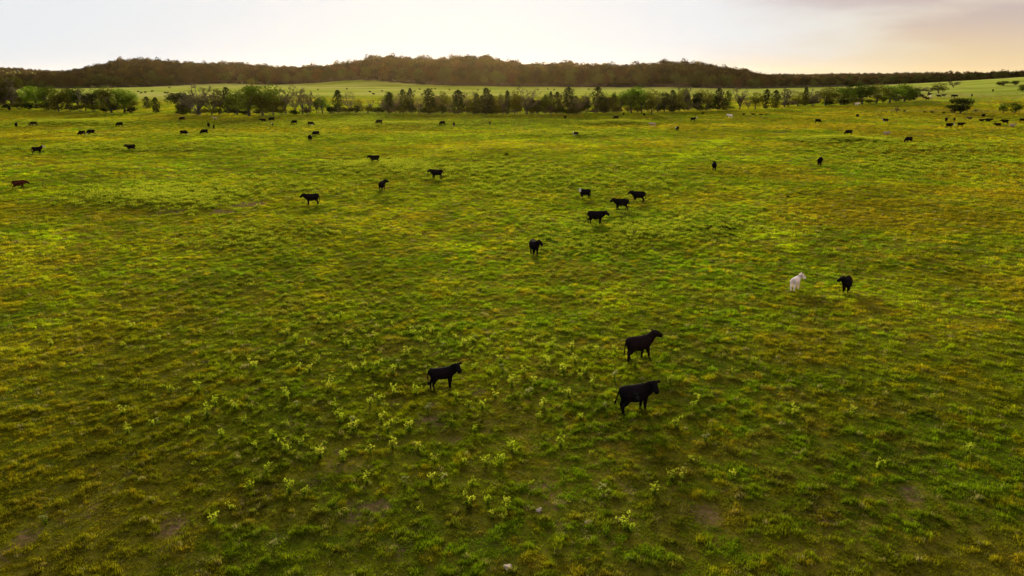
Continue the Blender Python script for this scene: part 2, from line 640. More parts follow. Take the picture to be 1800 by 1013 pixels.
def pasture_tint(x, y):
    n = len(x)
    r = np.hypot(x, y)
    px = px_of(x, y)
    a = fbm(x / 26, y / 26, 101)
    b = fbm(x / 6.5, y / 9.0, 102)
    c = fbm(x / 1.4, y / 1.6, 103, 3)
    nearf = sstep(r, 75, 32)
    lush = sstep(a + .07 + 0.12 * np.exp(-((px - 950) / 420) ** 2) - 0.10 * sstep(px, 1250, 1700), .42, .62)
    col = lerp(np.repeat(PAL['olive'][None], n, 0), PAL['green'][None], lush)
    col = lerp(col, PAL['lime'][None], sstep(b, .48, .68) * (.35 + .65 * lush))
    col = lerp(col, PAL['gold'][None], sstep(fbm(x / 5, y / 4, 104), .56, .72) * (.75 - .45 * lush))
    col = lerp(col, PAL['deep'][None], sstep(fbm(x / 4, y / 5, 105), .58, .72) * .8)
    col = lerp(col, PAL['brown'][None], sstep(c, .53, .70) * (.5 + .4 * nearf))
    col = lerp(col, PAL['deep'][None], sstep(fbm(x / .8, y / .9, 108, 3), .50, .66) * (.25 + .25 * nearf))
    col = lerp(col, PAL['gold'][None], sstep(fbm(x / .7, y / .8, 109, 3), .58, .72) * .6)
    # reddish gold bands far out
    dk = sstep(fbm(x / 30, y / 16, 122), .54, .66)
    col = lerp(col, np.array([[.085, .140, .003]]), dk * .5)
    for (ax, ay), (bx, by), wd in TRACKS:
        t_ = np.clip(((x - ax) * (bx - ax) + (y - ay) * (by - ay)) / ((bx - ax) ** 2 + (by - ay) ** 2), 0, 1)
        d_ = np.hypot(x - ax - t_ * (bx - ax), y - ay - t_ * (by - ay)) + 1.2 * (fbm(x / 6, y / 6, 130) - .5) * wd
        col = lerp(col, np.array([[.20, .25, .004]]), sstep(d_, wd, wd * .4) * .9)
    bands = sstep(fbm(x / 60, y / 22, 106), .52, .66) * sstep(r, 130, 220)
    col = lerp(col, np.array([[.30, .22, .006]]), bands * .65)
    rust = sstep(fbm(x / 20, y / 15, 140), .46, .62) * np.clip(.12 + .75 * sstep(px, 1050, 1500) + .45 * sstep(px, 420, 100), 0, .8)
    col = lerp(col, np.array([[.205, .140, .005]]) * rng.uniform(.7, 1.2, (n, 1)), rust)
    k = rng.uniform(0.6, 1.4, n) * (1 - .26 * nearf + .45 * sstep(r, 30, 75)) * (.82 + .36 * sstep(fbm(x / 14, y / 17, 120), .38, .62)) * (.8 + .4 * sstep(fbm(x / 2.6, y / 2.2, 121, 3), .36, .64))  # nearer darker, farther brighter: part sward tone, part backlight put into the tint
    hue = rng.normal(0, .10, n)
    col = col * k[:, None]
    col[:, 0] *= 1 + hue
    dry = rng.uniform(0, 1, n) < .05
    col[dry] = PAL['dry'] * rng.uniform(.6, 1.2, (dry.sum(), 1))
    return np.clip(col, 0.002, .6)


def ring_points(r0, r1, dens, half=40.0):
    area = R(half) * (r1 * r1 - r0 * r0)
    n = int(area * dens)
    r = np.sqrt(rng.uniform(r0 * r0, r1 * r1, n))
    a = rng.uniform(-R(half), R(half), n)
    return r * np.sin(a), r * np.cos(a)


def build_grass():
    X, Y, S, I = [], [], [], []
    for r0, r1, dens, sx in ((15, 42, 46, 0.9), (42, 75, 24, 1.15), (75, 130, 10, 1.7), (130, 230, 3.6, 2.6), (230, 420, 1.5, 3.6), (420, 640, .55, 5.5)):
        x, y = ring_points(r0, r1, dens)
        lump = fbm(x / .55, y / .6, 55, 3)
        mid = fbm(x / 5.0, y / 5.0, 56, 3)
        soil_and_shade = soil_and_shade_at(x, y)
        keep = rng.uniform(0, 1, len(x)) < np.clip(.75 + 1.2 * (lump - .4), .35, 1) * (1 - .5 * sstep(soil_and_shade, .35, .85))
        keep &= rng.uniform(0, 1, len(x)) > .93 * sstep(soil_and_shade, .75, .95) * (np.hypot(x - DIRT[0], y - DIRT[1]) < 8)
        keep &= rng.uniform(0, 1, len(x)) > sstep(np.hypot(x, y), 430, 640)
        x, y, lump, mid, soil_and_shade = x[keep], y[keep], lump[keep], mid[keep], soil_and_shade[keep]
        n = len(x)
        hz = (.5 + 1.0 * sstep(lump, .35, .75)) * (.8 + .4 * mid) * rng.uniform(.7, 1.3, n) * (1 - .5 * soil_and_shade)
        s = sx * rng.uniform(.75, 1.3, n)
        S.append(np.column_stack([s, s, hz * (1 + .18 * (sx - 1))]))
        X.append(x)
        Y.append(y)
        k = rng.integers(0, 4, n)
        k = np.where((lump > .62) & (rng.uniform(0, 1, n) < .6), 2, k)
        I.append(k)
    X, Y, S, I = np.concatenate(X), np.concatenate(Y), np.vstack(S), np.concatenate(I)
    P = np.column_stack([X, Y, ground(X, Y)])
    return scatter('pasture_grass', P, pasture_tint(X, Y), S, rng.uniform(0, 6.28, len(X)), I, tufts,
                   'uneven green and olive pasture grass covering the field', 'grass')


build_grass()


# ------------------------------------------------------------------ tubes and leaves for plants
def tube(V, F, p0, p1, r0, r1, sides=5):
    p0, p1 = np.asarray(p0, float), np.asarray(p1, float)
    d = p1 - p0
    L = np.linalg.norm(d)
    if L < 1e-6:
        return
    d = d / L
    u = np.cross(d, (0, 0, 1.0) if abs(d[2]) < .9 else (1.0, 0, 0))
    u /= np.linalg.norm(u)
    v = np.cross(d, u)
    i = len(V)
    for p, r in ((p0, r0), (p1, r1)):
        for k in range(sides):
            a = 2 * math.pi * k / sides
            V.append(tuple(p + r * (math.cos(a) * u + math.sin(a) * v)))
    for k in range(sides):
        n = (k + 1) % sides
        F.append((i + k, i + n, i + sides + n, i + sides + k))


def leaf_quads(g, centers, size, flatness=0.0):
    n = len(centers)
    u = g.normal(0, 1, (n, 3))
    u[:, 2] *= (1 - flatness)
    u /= np.linalg.norm(u, axis=1)[:, None]
    w_ = g.normal(0, 1, (n, 3))
    v = np.cross(u, w_)
    v /= np.linalg.norm(v, axis=1)[:, None]
    s = size * g.uniform(.55, 1.35, (n, 1))
    u, v = u * s * .5, v * s * .38
    bend = np.cross(u, v)
    bend /= np.linalg.norm(bend, axis=1)[:, None] + 1e-9
    V = np.stack([centers - u, centers + v * .9 + bend * s * .1, centers + u, centers - v * .9 + bend * s * .1], 1).reshape(-1, 3)
    F = np.arange(4 * n).reshape(-1, 4)
    return V, F


def blobs(g, n, cx, cz, rx, rz, rb):
    out_ = []
    for k in range(n):
        while True:
            p = g.uniform(-1, 1, 3)
            if np.dot(p, p) < 1:
                break
        out_.append((p[0] * rx + cx, p[1] * rx, cz + p[2] * rz, rb * g.uniform(.6, 1.25)))
    return out_


def shell_points(g, bl, per):
    P = []
    for x, y, z, r in bl:
        d = g.normal(0, 1, (per, 3))
        d /= np.linalg.norm(d, axis=1)[:, None]
        rr = r * g.uniform(.45, 1.05, (per, 1)) ** .6
        q = d * rr * np.array([1, 1, .8])
        P.append(q + np.array([x, y, z]))
    return np.vstack(P)


def make_broadleaf(name, leafmat, seed, H=10.0, W=8.0, base=.09, per=110, nb=24, leaf=.42):
    """unit: H metres high and W metres wide; returns trunk mesh and crown mesh"""
    g = np.random.default_rng(seed)
    V, F = [], []
    th = H * (base + .2)
    lean = g.normal(0, .03 * H, 2)
    top = np.array([lean[0], lean[1], th])
    tube(V, F, (0, 0, -.2), top, .030 * H, .022 * H, 7)
    cz, rz = H * (base + 1) / 2, H * (1 - base) / 2
    bl = blobs(g, nb, 0, cz, W * .40, rz * .78, W * .21)
    for k, (x, y, z, r) in enumerate(bl[:11]):
        mid = (top + np.array([x, y, z])) / 2 + g.normal(0, .25, 3)
        tube(V, F, top - (0, 0, th * .2 * g.uniform(0, 1)), mid, .013 * H, .008 * H, 5)
        tube(V, F, mid, (x, y, z), .008 * H, .003 * H, 4)
    tm = mesh_np(name + '_trunk', np.array(V), np.array(F), [M['bark']])
    P = shell_points(g, bl, per)
    LV, LF = leaf_quads(g, P, leaf)
    cm = mesh_np(name + '_crown', LV, LF, [M[leafmat]])
    return tm, cm


def make_bare(name, seed, H=10.0, W=7.0, buds=1700, leafmat='leaf_bud', twig='twig'):
    """leafless or just budding tree: trunk, limbs, branches and fine twigs, with buds at their ends"""
    g = np.random.default_rng(seed)
    V, F, TV, TF = [], [], [], []
    ends = []
    th = H * g.uniform(.12, .20)
    top = np.array([g.normal(0, .02 * H), g.normal(0, .02 * H), th])
    tube(V, F, (0, 0, -.2), top, .028 * H, .02 * H, 7)
    nl = 11
    for k in range(nl):
        a = 2 * math.pi * k / nl + g.normal(0, .3)
        up = g.uniform(.22, 1.0)
        out_r = W * .42 * math.sqrt(1 - (up * .85) ** 2) + .1 * W
        e = np.array([math.cos(a) * out_r, math.sin(a) * out_r, th + (H - th) * up * .86])
        s = top * g.uniform(.75, 1.0)
        m = (s + e) / 2 + np.array([0, 0, .06 * H]) + g.normal(0, .02 * H, 3)
        tube(V, F, s, m, .012 * H, .008 * H, 5)
        tube(V, F, m, e, .008 * H, .004 * H, 4)
        for q in range(6):
            f = g.uniform(.3, 1.0)
            b0 = m + (e - m) * f if q % 2 else s + (m - s) * (.4 + .6 * f)
            dirn = g.normal(0, 1, 3)
            dirn[2] = abs(dirn[2]) + .5
            dirn /= np.linalg.norm(dirn)
            b1 = b0 + dirn * H * g.uniform(.10, .20)
            tube(TV, TF, b0, b1, .0045 * H, .0022 * H, 3)
            for w_ in range(6):
                c0 = b0 + (b1 - b0) * g.uniform(.3, 1)
                dd = dirn + g.normal(0, .6, 3)
                dd /= np.linalg.norm(dd)
                c1 = c0 + dd * H * g.uniform(.05, .11)
                tube(TV, TF, c0, c1, .0022 * H, .0012 * H, 3)
                ends.append((c0, c1))
    n0 = len(V)
    AV = np.array(V)
    tm = mesh_np(name + '_trunk', AV, np.array(F), [M['bark']])
    ends = np.array(ends)
    pick = g.integers(0, len(ends), buds)
    f = g.uniform(.1, 1.1, (buds, 1))
    P = ends[pick, 0] + (ends[pick, 1] - ends[pick, 0]) * f + g.normal(0, .08, (buds, 3))
    LV, LF = leaf_quads(g, P, .26)
    CV = np.vstack([np.array(TV), LV])
    CF = [np.array(TF), LF + len(TV)]
    mi = np.concatenate([np.zeros(len(TF)), np.ones(len(LF))])
    cm = mesh_np(name + '_crown', CV, CF, [M[twig], M[leafmat]], mi)
    return tm, cm


def make_cedar(name, seed, H=9.0, W=3.6):
    g = np.random.default_rng(seed)
    V, F = [], []
    tube(V, F, (0, 0, -.2), (0, 0, H * .35), .022 * H, .016 * H, 6)
    tube(V, F, (0, 0, H * .35), (g.normal(0, .1), g.normal(0, .1), H * .93), .016 * H, .004 * H, 5)
    n = 1700
    t = g.uniform(0.04, 1, n) ** 1.05
    prof = np.interp(t, [0, .08, .25, .5, .75, .92, 1], [.45, .75, .95, 1, .86, .5, .15])
    a = g.uniform(0, 2 * math.pi, n)
    wob = 1 + .34 * np.sin(a * 2 + t * 11 + seed) + .28 * np.sin(a * 5 - t * 19)
    rr = W * .5 * prof * wob * np.sqrt(g.uniform(.2, 1, n))
    P = np.column_stack([rr * np.cos(a), rr * np.sin(a), .25 + t * (H - .25)])
    for k in range(10):
        z = H * g.uniform(.15, .75)
        aa = g.uniform(0, 6.28)
        q = W * .45 * np.interp(z / H, [0, .25, 1], [.7, 1, .1])
        tube(V, F, (0, 0, z - .3), (math.cos(aa) * q, math.sin(aa) * q, z), .006 * H, .002 * H, 4)
    tm = mesh_np(name + '_trunk', np.array(V), np.array(F), [M['bark']])
    LV, LF = leaf_quads(g, P, .42)
    cm = mesh_np(name + '_crown', LV, LF, [M['leaf_cedar']])
    return tm, cm


def make_bush(name, leafmat, seed, H=2.5, W=3.4):
    g = np.random.default_rng(seed)
    V, F = [], []
    bl = blobs(g, 9, 0, H * .52, W * .34, H * .3, H * .28)
    for x, y, z, r in bl:
        tube(V, F, (g.normal(0, .1), g.normal(0, .1), -.1), (x, y, z), .03, .012, 4)
    tm = mesh_np(name + '_trunk', np.array(V), np.array(F), [M['bark']])
    P = shell_points(g, bl, 70)
    P[:, 2] = np.abs(P[:, 2])
    LV, LF = leaf_quads(g, P, .3)
    cm = mesh_np(name + '_crown', LV, LF, [M[leafmat]])
    return tm, cm


TREE = {
    'G': (10, 8, [make_broadleaf('green_tree%d' % k, 'leaf_green', 20 + k) for k in range(4)]),
    'Y': (10, 7, [make_broadleaf('bright_tree%d' % k, 'leaf_bright', 30 + k, W=7, per=100) for k in range(3)]),
    'O': (10, 7.5, [make_broadleaf('olive_tree%d' % k, 'leaf_olive', 40 + k, W=7.5, per=85, nb=24) for k in range(4)]),
    'D': (10, 7.0, [make_broadleaf('dark_tree%d' % k, 'leaf_cedar', 50 + k, W=7.0, per=115, base=.05) for k in range(3)]),
    'B': (10, 7, [make_bare('bare_tree%d' % k, 60 + k) for k in range(5)]),
    'C': (9, 3.6, [make_cedar('cedar%d' % k, 70 + k) for k in range(5)]),
    'T': (2.5, 3.4, [make_bush('thicket%d' % k, ('leaf_bud', 'leaf_olive', 'leaf_cedar')[k % 3], 90 + k) for k in range(6)]),
    'S': (2.5, 3.4, [make_bush('bush%d' % k, 'leaf_cedar', 80 + k) for k in range(3)]),
}
WORDS = {'G': ('leafy_tree', 'green leafy tree', 'leafy green tree'), 'Y': ('bright_leafy_tree', 'bright yellow-green leafy tree', 'bright green tree'),
         'O': ('olive_tree_crown', 'olive-green half-leafed tree', 'olive tree'), 'D': ('dark_tree', 'dark dense round-crowned tree', 'dark round tree'),
         'B': ('budding_tree', 'brown budding twiggy tree', 'twiggy tree'), 'C': ('cedar_tree', 'dark cedar', 'cedar'), 'S': ('bush', 'low dark bush', 'bush'), 'T': ('shrub', 'low brownish shrub', 'shrub')}
WORDS['O'] = ('half_leafed_tree', 'olive-green half-leafed tree', 'olive-green tree')

# section, column, foot row, top row, width in pixels, kind
ROWS = [
    ('left grove', [(-30, 189, 136, 50, 'B'), (-8, 190, 138, 46, 'O'), (8, 189, 133, 44, 'B'), (20, 187, 136, 46, 'O'), (30, 190, 150, 26, 'B'), (46, 190, 160, 24, 'O'),
                    (64, 191, 147, 30, 'Y'), (86, 194, 150, 28, 'G'), (104, 196, 153, 30, 'O'), (119, 192, 151, 22, 'O'),
                    (136, 194, 153, 26, 'G'), (151, 195, 157, 26, 'B'), (167, 195, 156, 24, 'D'), (182, 195, 152, 22, 'G'), (197, 199, 156, 34, 'O'),
                    (219, 199, 151, 26, 'Y'), (231, 199, 168, 18, 'O'), (259, 191, 171, 12, 'C'), (275, 199, 173, 14, 'C')]),
    ('clump left of the gap', [(320, 200, 155, 30, 'D'), (336, 201, 158, 22, 'B'), (351, 203, 151, 44, 'B'), (372, 202, 154, 34, 'B'), (388, 201, 158, 20, 'O'), (401, 201, 157, 19, 'C'),
                    (418, 203, 160, 26, 'G'), (438, 205, 149, 46, 'G'), (463, 204, 147, 44, 'G'), (481, 203, 163, 26, 'O'), (503, 201, 152, 32, 'B'),
                    (518, 200, 164, 16, 'B'), (532, 201, 154, 26, 'B'), (545, 200, 160, 16, 'B'), (557, 200, 166, 14, 'B'), (567, 200, 167, 18, 'Y')]),
    ('long tree row', [(580, 200, 186, 16, 'S'), (595, 199, 163, 16, 'C'), (614, 199, 161, 17, 'B'), (630, 194, 176, 13, 'O'), (652, 198, 177, 14, 'B'),
                    (677, 200, 168, 12, 'B'), (685, 200, 166, 13, 'C'), (697, 200, 164, 12, 'B'), (709, 200, 162, 13, 'C'), (722, 200, 160, 13, 'C'),
                    (736, 200, 174, 16, 'B'), (754, 201, 161, 20, 'C'), (768, 200, 168, 16, 'B'), (778, 200, 163, 22, 'O'), (790, 200, 170, 14, 'B'),
                    (806, 201, 163, 20, 'C'), (822, 200, 165, 14, 'B'), (838, 201, 168, 14, 'C'), (855, 202, 160, 18, 'C'), (863, 202, 170, 14, 'C'), (873, 202, 172, 18, 'O'),
                    (885, 202, 171, 20, 'B'), (892, 202, 164, 10, 'C'), (905, 202, 162, 24, 'O'), (926, 202, 157, 36, 'B'), (944, 201, 172, 18, 'D'),
                    (959, 201, 167, 18, 'G'), (979, 201, 166, 17, 'C'), (999, 202, 159, 21, 'C'), (1014, 201, 168, 24, 'B'), (1030, 200, 168, 18, 'D'),
                    (1050, 199, 157, 18, 'C'), (1063, 198, 166, 20, 'G'), (1079, 198, 170, 13, 'C'), (1092, 198, 165, 18, 'Y'), (1110, 199, 150, 36, 'Y'),
                    (1128, 199, 157, 26, 'Y'), (1146, 202, 160, 24, 'O'), (1156, 198, 164, 14, 'B'), (1168, 198, 161, 18, 'D'), (1181, 198, 163, 15, 'C'),
                    (1194, 196, 162, 16, 'O'), (1204, 195, 149, 26, 'B'), (1225, 195, 163, 18, 'D'), (1241, 195, 161, 20, 'O'), (1262, 194, 160, 17, 'C'),
                    (1273, 194, 175, 10, 'C'), (1300, 193, 157, 28, 'B'), (1315, 192, 172, 14, 'B'), (1328, 192, 161, 24, 'O'), (1346, 192, 161, 13, 'C'), (1362, 191, 162, 15, 'C')]),
    ('right grove', [(1379, 189, 154, 26, 'B'), (1402, 187, 162, 22, 'O'), (1415, 187, 155, 11, 'C'), (1429, 187, 158, 22, 'B'), (1451, 186, 150, 32, 'O'),
                    (1477, 185, 152, 30, 'G'), (1498, 182, 142, 26, 'D'), (1516, 184, 147, 28, 'G'), (1540, 182, 148, 32, 'O'), (1563, 181, 147, 28, 'Y'),
                    (1589, 179, 147, 32, 'G'), (1606, 177, 155, 18, 'D')]),
    ('pale right meadow', [(1618, 164, 151, 24, 'B'), (1632, 164, 153, 20, 'B'), (1650, 164, 146, 18, 'O'), (1676, 154, 142, 19, 'B'), (1763, 151, 142, 16, 'D'), (1784, 150, 141, 10, 'D'), (1798, 161, 148, 15, 'G')]),
    ('wire fence on the right', [(1677, 199, 181, 20, 'D'), (1688, 200, 166, 24, 'D'), (1763, 200, 180, 11, 'G'), (1783, 200, 179, 17, 'G'), (1576, 198, 186, 10, 'B'), (1590, 197, 192, 5, 'S'),
                    (1625, 199, 195, 5, 'S'), (1638, 199, 195, 8, 'S'), (1658, 200, 196, 7, 'S'), (1715, 198, 190, 9, 'B')]),
    ('grass before the long tree row', [(1235, 202, 196, 5, 'S'), (1307, 203, 198, 7, 'S'), (1324, 203, 198, 7, 'S'), (1338, 203, 199, 8, 'S'), (1347, 203, 199, 5, 'S'), (1132, 204, 198, 7, 'S'), (1096, 203, 197, 4, 'S'),
                    (1245, 402, 394, 22, 'S'), (1270, 404, 395, 20, 'S'), (1288, 405, 399, 14, 'S'), (1372, 347, 344, 10, 'S'), (1385, 347, 343, 10, 'S'), (890, 273, 269, 9, 'S')]),
    ('far pale meadow', [(444, 151, 138, 13, 'O'), (395, 157, 152, 6, 'S'), (118, 153, 147, 8, 'S'), (128, 154, 148, 7, 'S')]),
]
for sec_, lst_ in ROWS:
    rr_ = random.Random(5)
    if sec_ == 'long tree row':
        for p_ in range(672, 1285, 11):
            b_ = np.interp(p_, [580, 870, 1000, 1200, 1300], [198.6, 200.5, 200.2, 195, 192])
            lst_.append((p_ + rr_.randint(-3, 3), float(b_), float(b_) - rr_.uniform(24, 38), rr_.randint(9, 15), rr_.choice('BBOOCGB')))
        for p_ in range(588, 1290, 19):
            b_ = np.interp(p_, [580, 870, 1000, 1200, 1300], [199.5, 201.5, 201.2, 196, 193])
            lst_.append((p_ + rr_.randint(-4, 4), float(b_), float(b_) - rr_.uniform(8, 15), rr_.randint(16, 26), 'T'))
    elif sec_ == 'clump left of the gap':
        for p_ in range(322, 560, 22):
            lst_.append((p_ + rr_.randint(-4, 4), 202.5, 202.5 - rr_.uniform(9, 16), rr_.randint(18, 28), 'T'))
    elif sec_ == 'left grove':
        for p_ in range(-10, 240, 22):
            b_ = np.interp(p_, [0, 100, 230], [191.5, 196, 199])
            lst_.append((p_ + rr_.randint(-4, 4), float(b_), float(b_) - rr_.uniform(10, 18), rr_.randint(20, 30), 'T'))
    elif sec_ == 'right grove':
        for p_ in range(1385, 1610, 24):
            b_ = np.interp(p_, [1380, 1480, 1610], [188.5, 185.5, 177])
            lst_.append((p_ + rr_.randint(-4, 4), float(b_), float(b_) - rr_.uniform(8, 14), rr_.randint(20, 28), 'T'))
ORD = ['first', 'second', 'third', 'fourth', 'fifth', 'sixth', 'seventh', 'eighth', 'ninth', 'tenth', 'eleventh', 'twelfth', 'thirteenth', 'fourteenth',
       'fifteenth', 'sixteenth', 'seventeenth', 'eighteenth', 'nineteenth', 'twentieth']
ORD += [q % o_ for q in ('twenty-%s', 'thirty-%s', 'forty-%s', 'fifty-%s') for o_ in ORD[:9]]
for k_, q_ in ((29, 'thirtieth'), (39, 'fortieth'), (49, 'fiftieth')):
    ORD.insert(k_, q_)


def plant_tree(kind, x, y, z, h, wd, label, group, k, rz):
    H0, W0, meshes = TREE[kind]
    tm, cm = meshes[k % len(meshes)]
    nm = WORDS[kind][0]
    root = link(nm, None)
    root.empty_display_size = .5
    root.location = (x, y, z)
    root.rotation_euler = (0, 0, rz)
    root.scale = (wd / W0, wd / W0, h / H0)
    link('stems' if kind in 'ST' else 'trunk', tm, root)
    link('foliage' if kind in 'ST' else 'crown', cm, root)
    tag(root, label, {'S': 'bush', 'T': 'shrub'}.get(kind, 'tree'), group)
    return root


FOOT = {}
for sec, lst in ROWS:
    lst = sorted(lst)
    byk = {}
    for t_ in lst:
        byk.setdefault(t_[4], []).append(t_)
    for k, (px, fy, ty, wpx, kind) in enumerate(lst):
        x, y, z = at(px, fy)
        FOOT[(px, fy)] = (x, y)
        depth = y * math.cos(PITCH) + (CAM_H - z) * math.sin(PITCH)
        h = (fy - ty) * depth / FPX * 1.03
        wd = wpx * depth / FPX * ({'C': 1.05, 'S': 1.1, 'T': 1.35}.get(kind, 1.3 if sec == 'long tree row' else 1.65 if kind != 'B' else 1.4))
        if sec == 'long tree row':
            h *= 1.06
        same = byk[kind]
        i = same.index((px, fy, ty, wpx, kind))
        hs = sorted(same, key=lambda q: q[1] - q[2])
        desc, short = WORDS[kind][1], WORDS[kind][2]
        size = ''
        if len(same) > 1 and hs[-1] is same[i]:
            size = 'tallest '
        elif len(same) > 2 and hs[0] is same[i]:
            size = 'shortest '
        where = {'left grove': 'in the grove at the left edge', 'clump left of the gap': 'in the clump right of the meadow gap',
                 'long tree row': 'in the long tree row', 'right grove': 'in the grove right of the tree row', 'pale right meadow': 'on the pale right meadow',
                 'wire fence on the right': 'by the fence at far right', 'grass before the long tree row': 'in the open pasture',
                 'far pale meadow': 'on the far pale meadow'}[sec]
        if len(same) == 1:
            lab = 'only %s %s' % (desc, where)
        elif size:
            lab = '%s%s %s, %s from left' % (size, desc, where, ORD[i])
        else:
            lab = '%s %s, %s from left' % (desc, where, ORD[i])
        plant_tree(kind, x, y, z - .05, h, wd, lab, 'trees and bushes of the ' + sec, k + int(px), random.uniform(0, 6.28))


# ------------------------------------------------------------------ far woods: instances, one object each
def wood_kind(seed):
    g = np.random.default_rng(seed)
    H, W = 13.0, 11.0
    bl = blobs(g, 13, 0, 7.2, W * .34, 4.2, 2.6)
    P = shell_points(g, bl, 55)
    V, F = leaf_quads(g, P, 1.0)
    tv, tf = [], []
    tube(tv, tf, (0, 0, -.5), (0, 0, 6), .3, .2, 5)
    for x, y, z, r in bl[:4]:
        tube(tv, tf, (0, 0, 4), (x, y, z), .14, .05, 3)
    return mesh_np('wood_tree%d' % seed, np.vstack([V, np.array(tv)]), [F, np.array(tf) + len(V)], [M['leaf_far'], M['bark']],
                   np.concatenate([np.zeros(len(F)), np.ones(len(tf))]))


wood_kinds = [wood_kind(200 + k) for k in range(6)]
WPAL = np.array([(.050, .036, .008), (.034, .036, .007), (.070, .044, .009), (.056, .032, .013), (.026, .024, .009), (.065, .056, .006), (.048, .030, .016)])


def build_wood(name, label, pxs, depth, spacing, rmin=None, sc0=1.0):
    pts = []
    a0, a1 = [math.atan2((p - 900) / FPX, math.cos(PITCH)) for p in pxs]
    rlo, rhi = rmin if rmin else (800, 1400)
    r = rlo
    while r < rhi + depth:
        n = int(r * (a1 - a0) / spacing)
        a = a0 + (np.arange(n) + rng.uniform(0, 1, n)) * (a1 - a0) / n
        q = r + rng.uniform(-.5, .5, n) * spacing
        pts.append(np.column_stack([q * np.sin(a), q * np.cos(a)]))
        r += spacing
    P = np.vstack(pts)
    x, y = P[:, 0], P[:, 1]
    rr = np.hypot(x, y)
    if rmin is None:
        e = wood_edge(x, y)
        m = (rr > e) & (rr < e + depth)
        x, y, rr = x[m], y[m], rr[m]
    z = ground(x, y)
    n = len(x)
    s = sc0 * rng.uniform(.72, 1.28, n)
    if rmin is None:
        s = s * np.interp(px_of(x, y), [60, 230, 1150, 1260, 1340, 1600, 1750, 1900], [.95, 1.55, 1.6, 1.2, .85, .74, .62, .55])
    pick = (fbm(x / 60, y / 60, 300) * .6 + rng.uniform(0, 1, n) * .5)
    idx = np.clip((pick - .2) / .75 * len(WPAL), 0, len(WPAL) - 1).astype(int)
    tint = WPAL[idx] * rng.uniform(.25, 1.25, (n, 1))
    if rmin is None:
        edge = (rr - e[m] < 45) & (rng.uniform(0, 1, n) < .5)
        tint[edge] = np.array([.050, .066, .012]) * rng.uniform(.6, 1.4, (int(edge.sum()), 1))
    S = np.column_stack([s, s, s * rng.uniform(.68, .95, n)])
    return scatter(name, np.column_stack([x, y, z - .3]), tint, S, rng.uniform(0, 6.28, n), rng.integers(0, 6, n), wood_kinds, label, 'wood')


build_wood('hill_wood', 'brown and green wood covering the low hills behind the far meadow', (-650, 1480), 640, 14.0)
build_wood('right_wood', 'bluish dark wood along the crest above the pale right meadow', (1480, 2500), 330, 9.0)
build_wood('far_ridge_wood', 'hazy wood on the distant ridge at the horizon', (-700, 2500), 400, 26, (2500, 3600), 1.15)


# ------------------------------------------------------------------ wire fence along the tree row
def fence(name, label, pts_px, step=5.0):
    pts = [at(*p)[:2] for p in pts_px]
    root = link(name, None)
    x0, y0 = pts[0]
    root.location = (x0, y0, gz(x0, y0))
    tag(root, label, 'fence')
    V, F = [], []
    for k, (za, zb, ra, rb) in enumerate(((-.3, 1.28, .075, .065), (1.28, 1.31, .065, .04))):
        tube(V, F, (0, 0, za), (0, 0, zb), ra, rb, 7)
    n = len(V)
    F2 = [np.array(F), ]
    me = mesh_np('fence_post', np.array(V), F2, [M['post']])
    tops = []
    for (ax, ay), (bx, by) in zip(pts[:-1], pts[1:]):
        L = math.hypot(bx - ax, by - ay)
        m = max(1, int(L / step))
        for k in range(m):
            f = k / m
            x, y = ax + (bx - ax) * f, ay + (by - ay) * f
            z = gz(x, y)
            p = link('post', me, root)
            p.location = (x - x0, y - y0, z - root.location.z)
            p.rotation_euler = (random.gauss(0, .04), random.gauss(0, .04), random.uniform(0, 6))
            p.scale = (1, 1, random.uniform(.92, 1.12))
            tops.append((x - x0, y - y0, z - root.location.z))
    for hgt in (.35, .65, .95, 1.2):
        V, F = [], []
        for a, b in zip(tops[:-1], tops[1:]):
            tube(V, F, (a[0], a[1] - .08, a[2] + hgt), (b[0], b[1] - .08, b[2] + hgt), .012, .012, 3)
        link('wire', mesh_np('fence_wire', np.array(V), np.array(F), [M['wire']]), root)


fence('wire_fence', 'post and wire fence running along the foot of the long tree row',
      [(560, 199.5), (760, 200.5), (900, 201.5), (1010, 200.5), (1110, 198.5), (1210, 195.5), (1300, 193)])
fence('wire_fence', 'post and wire fence crossing the yellow grass at the far right', [(1540, 197), (1700, 198.5), (1830, 199.5), (1930, 200)])


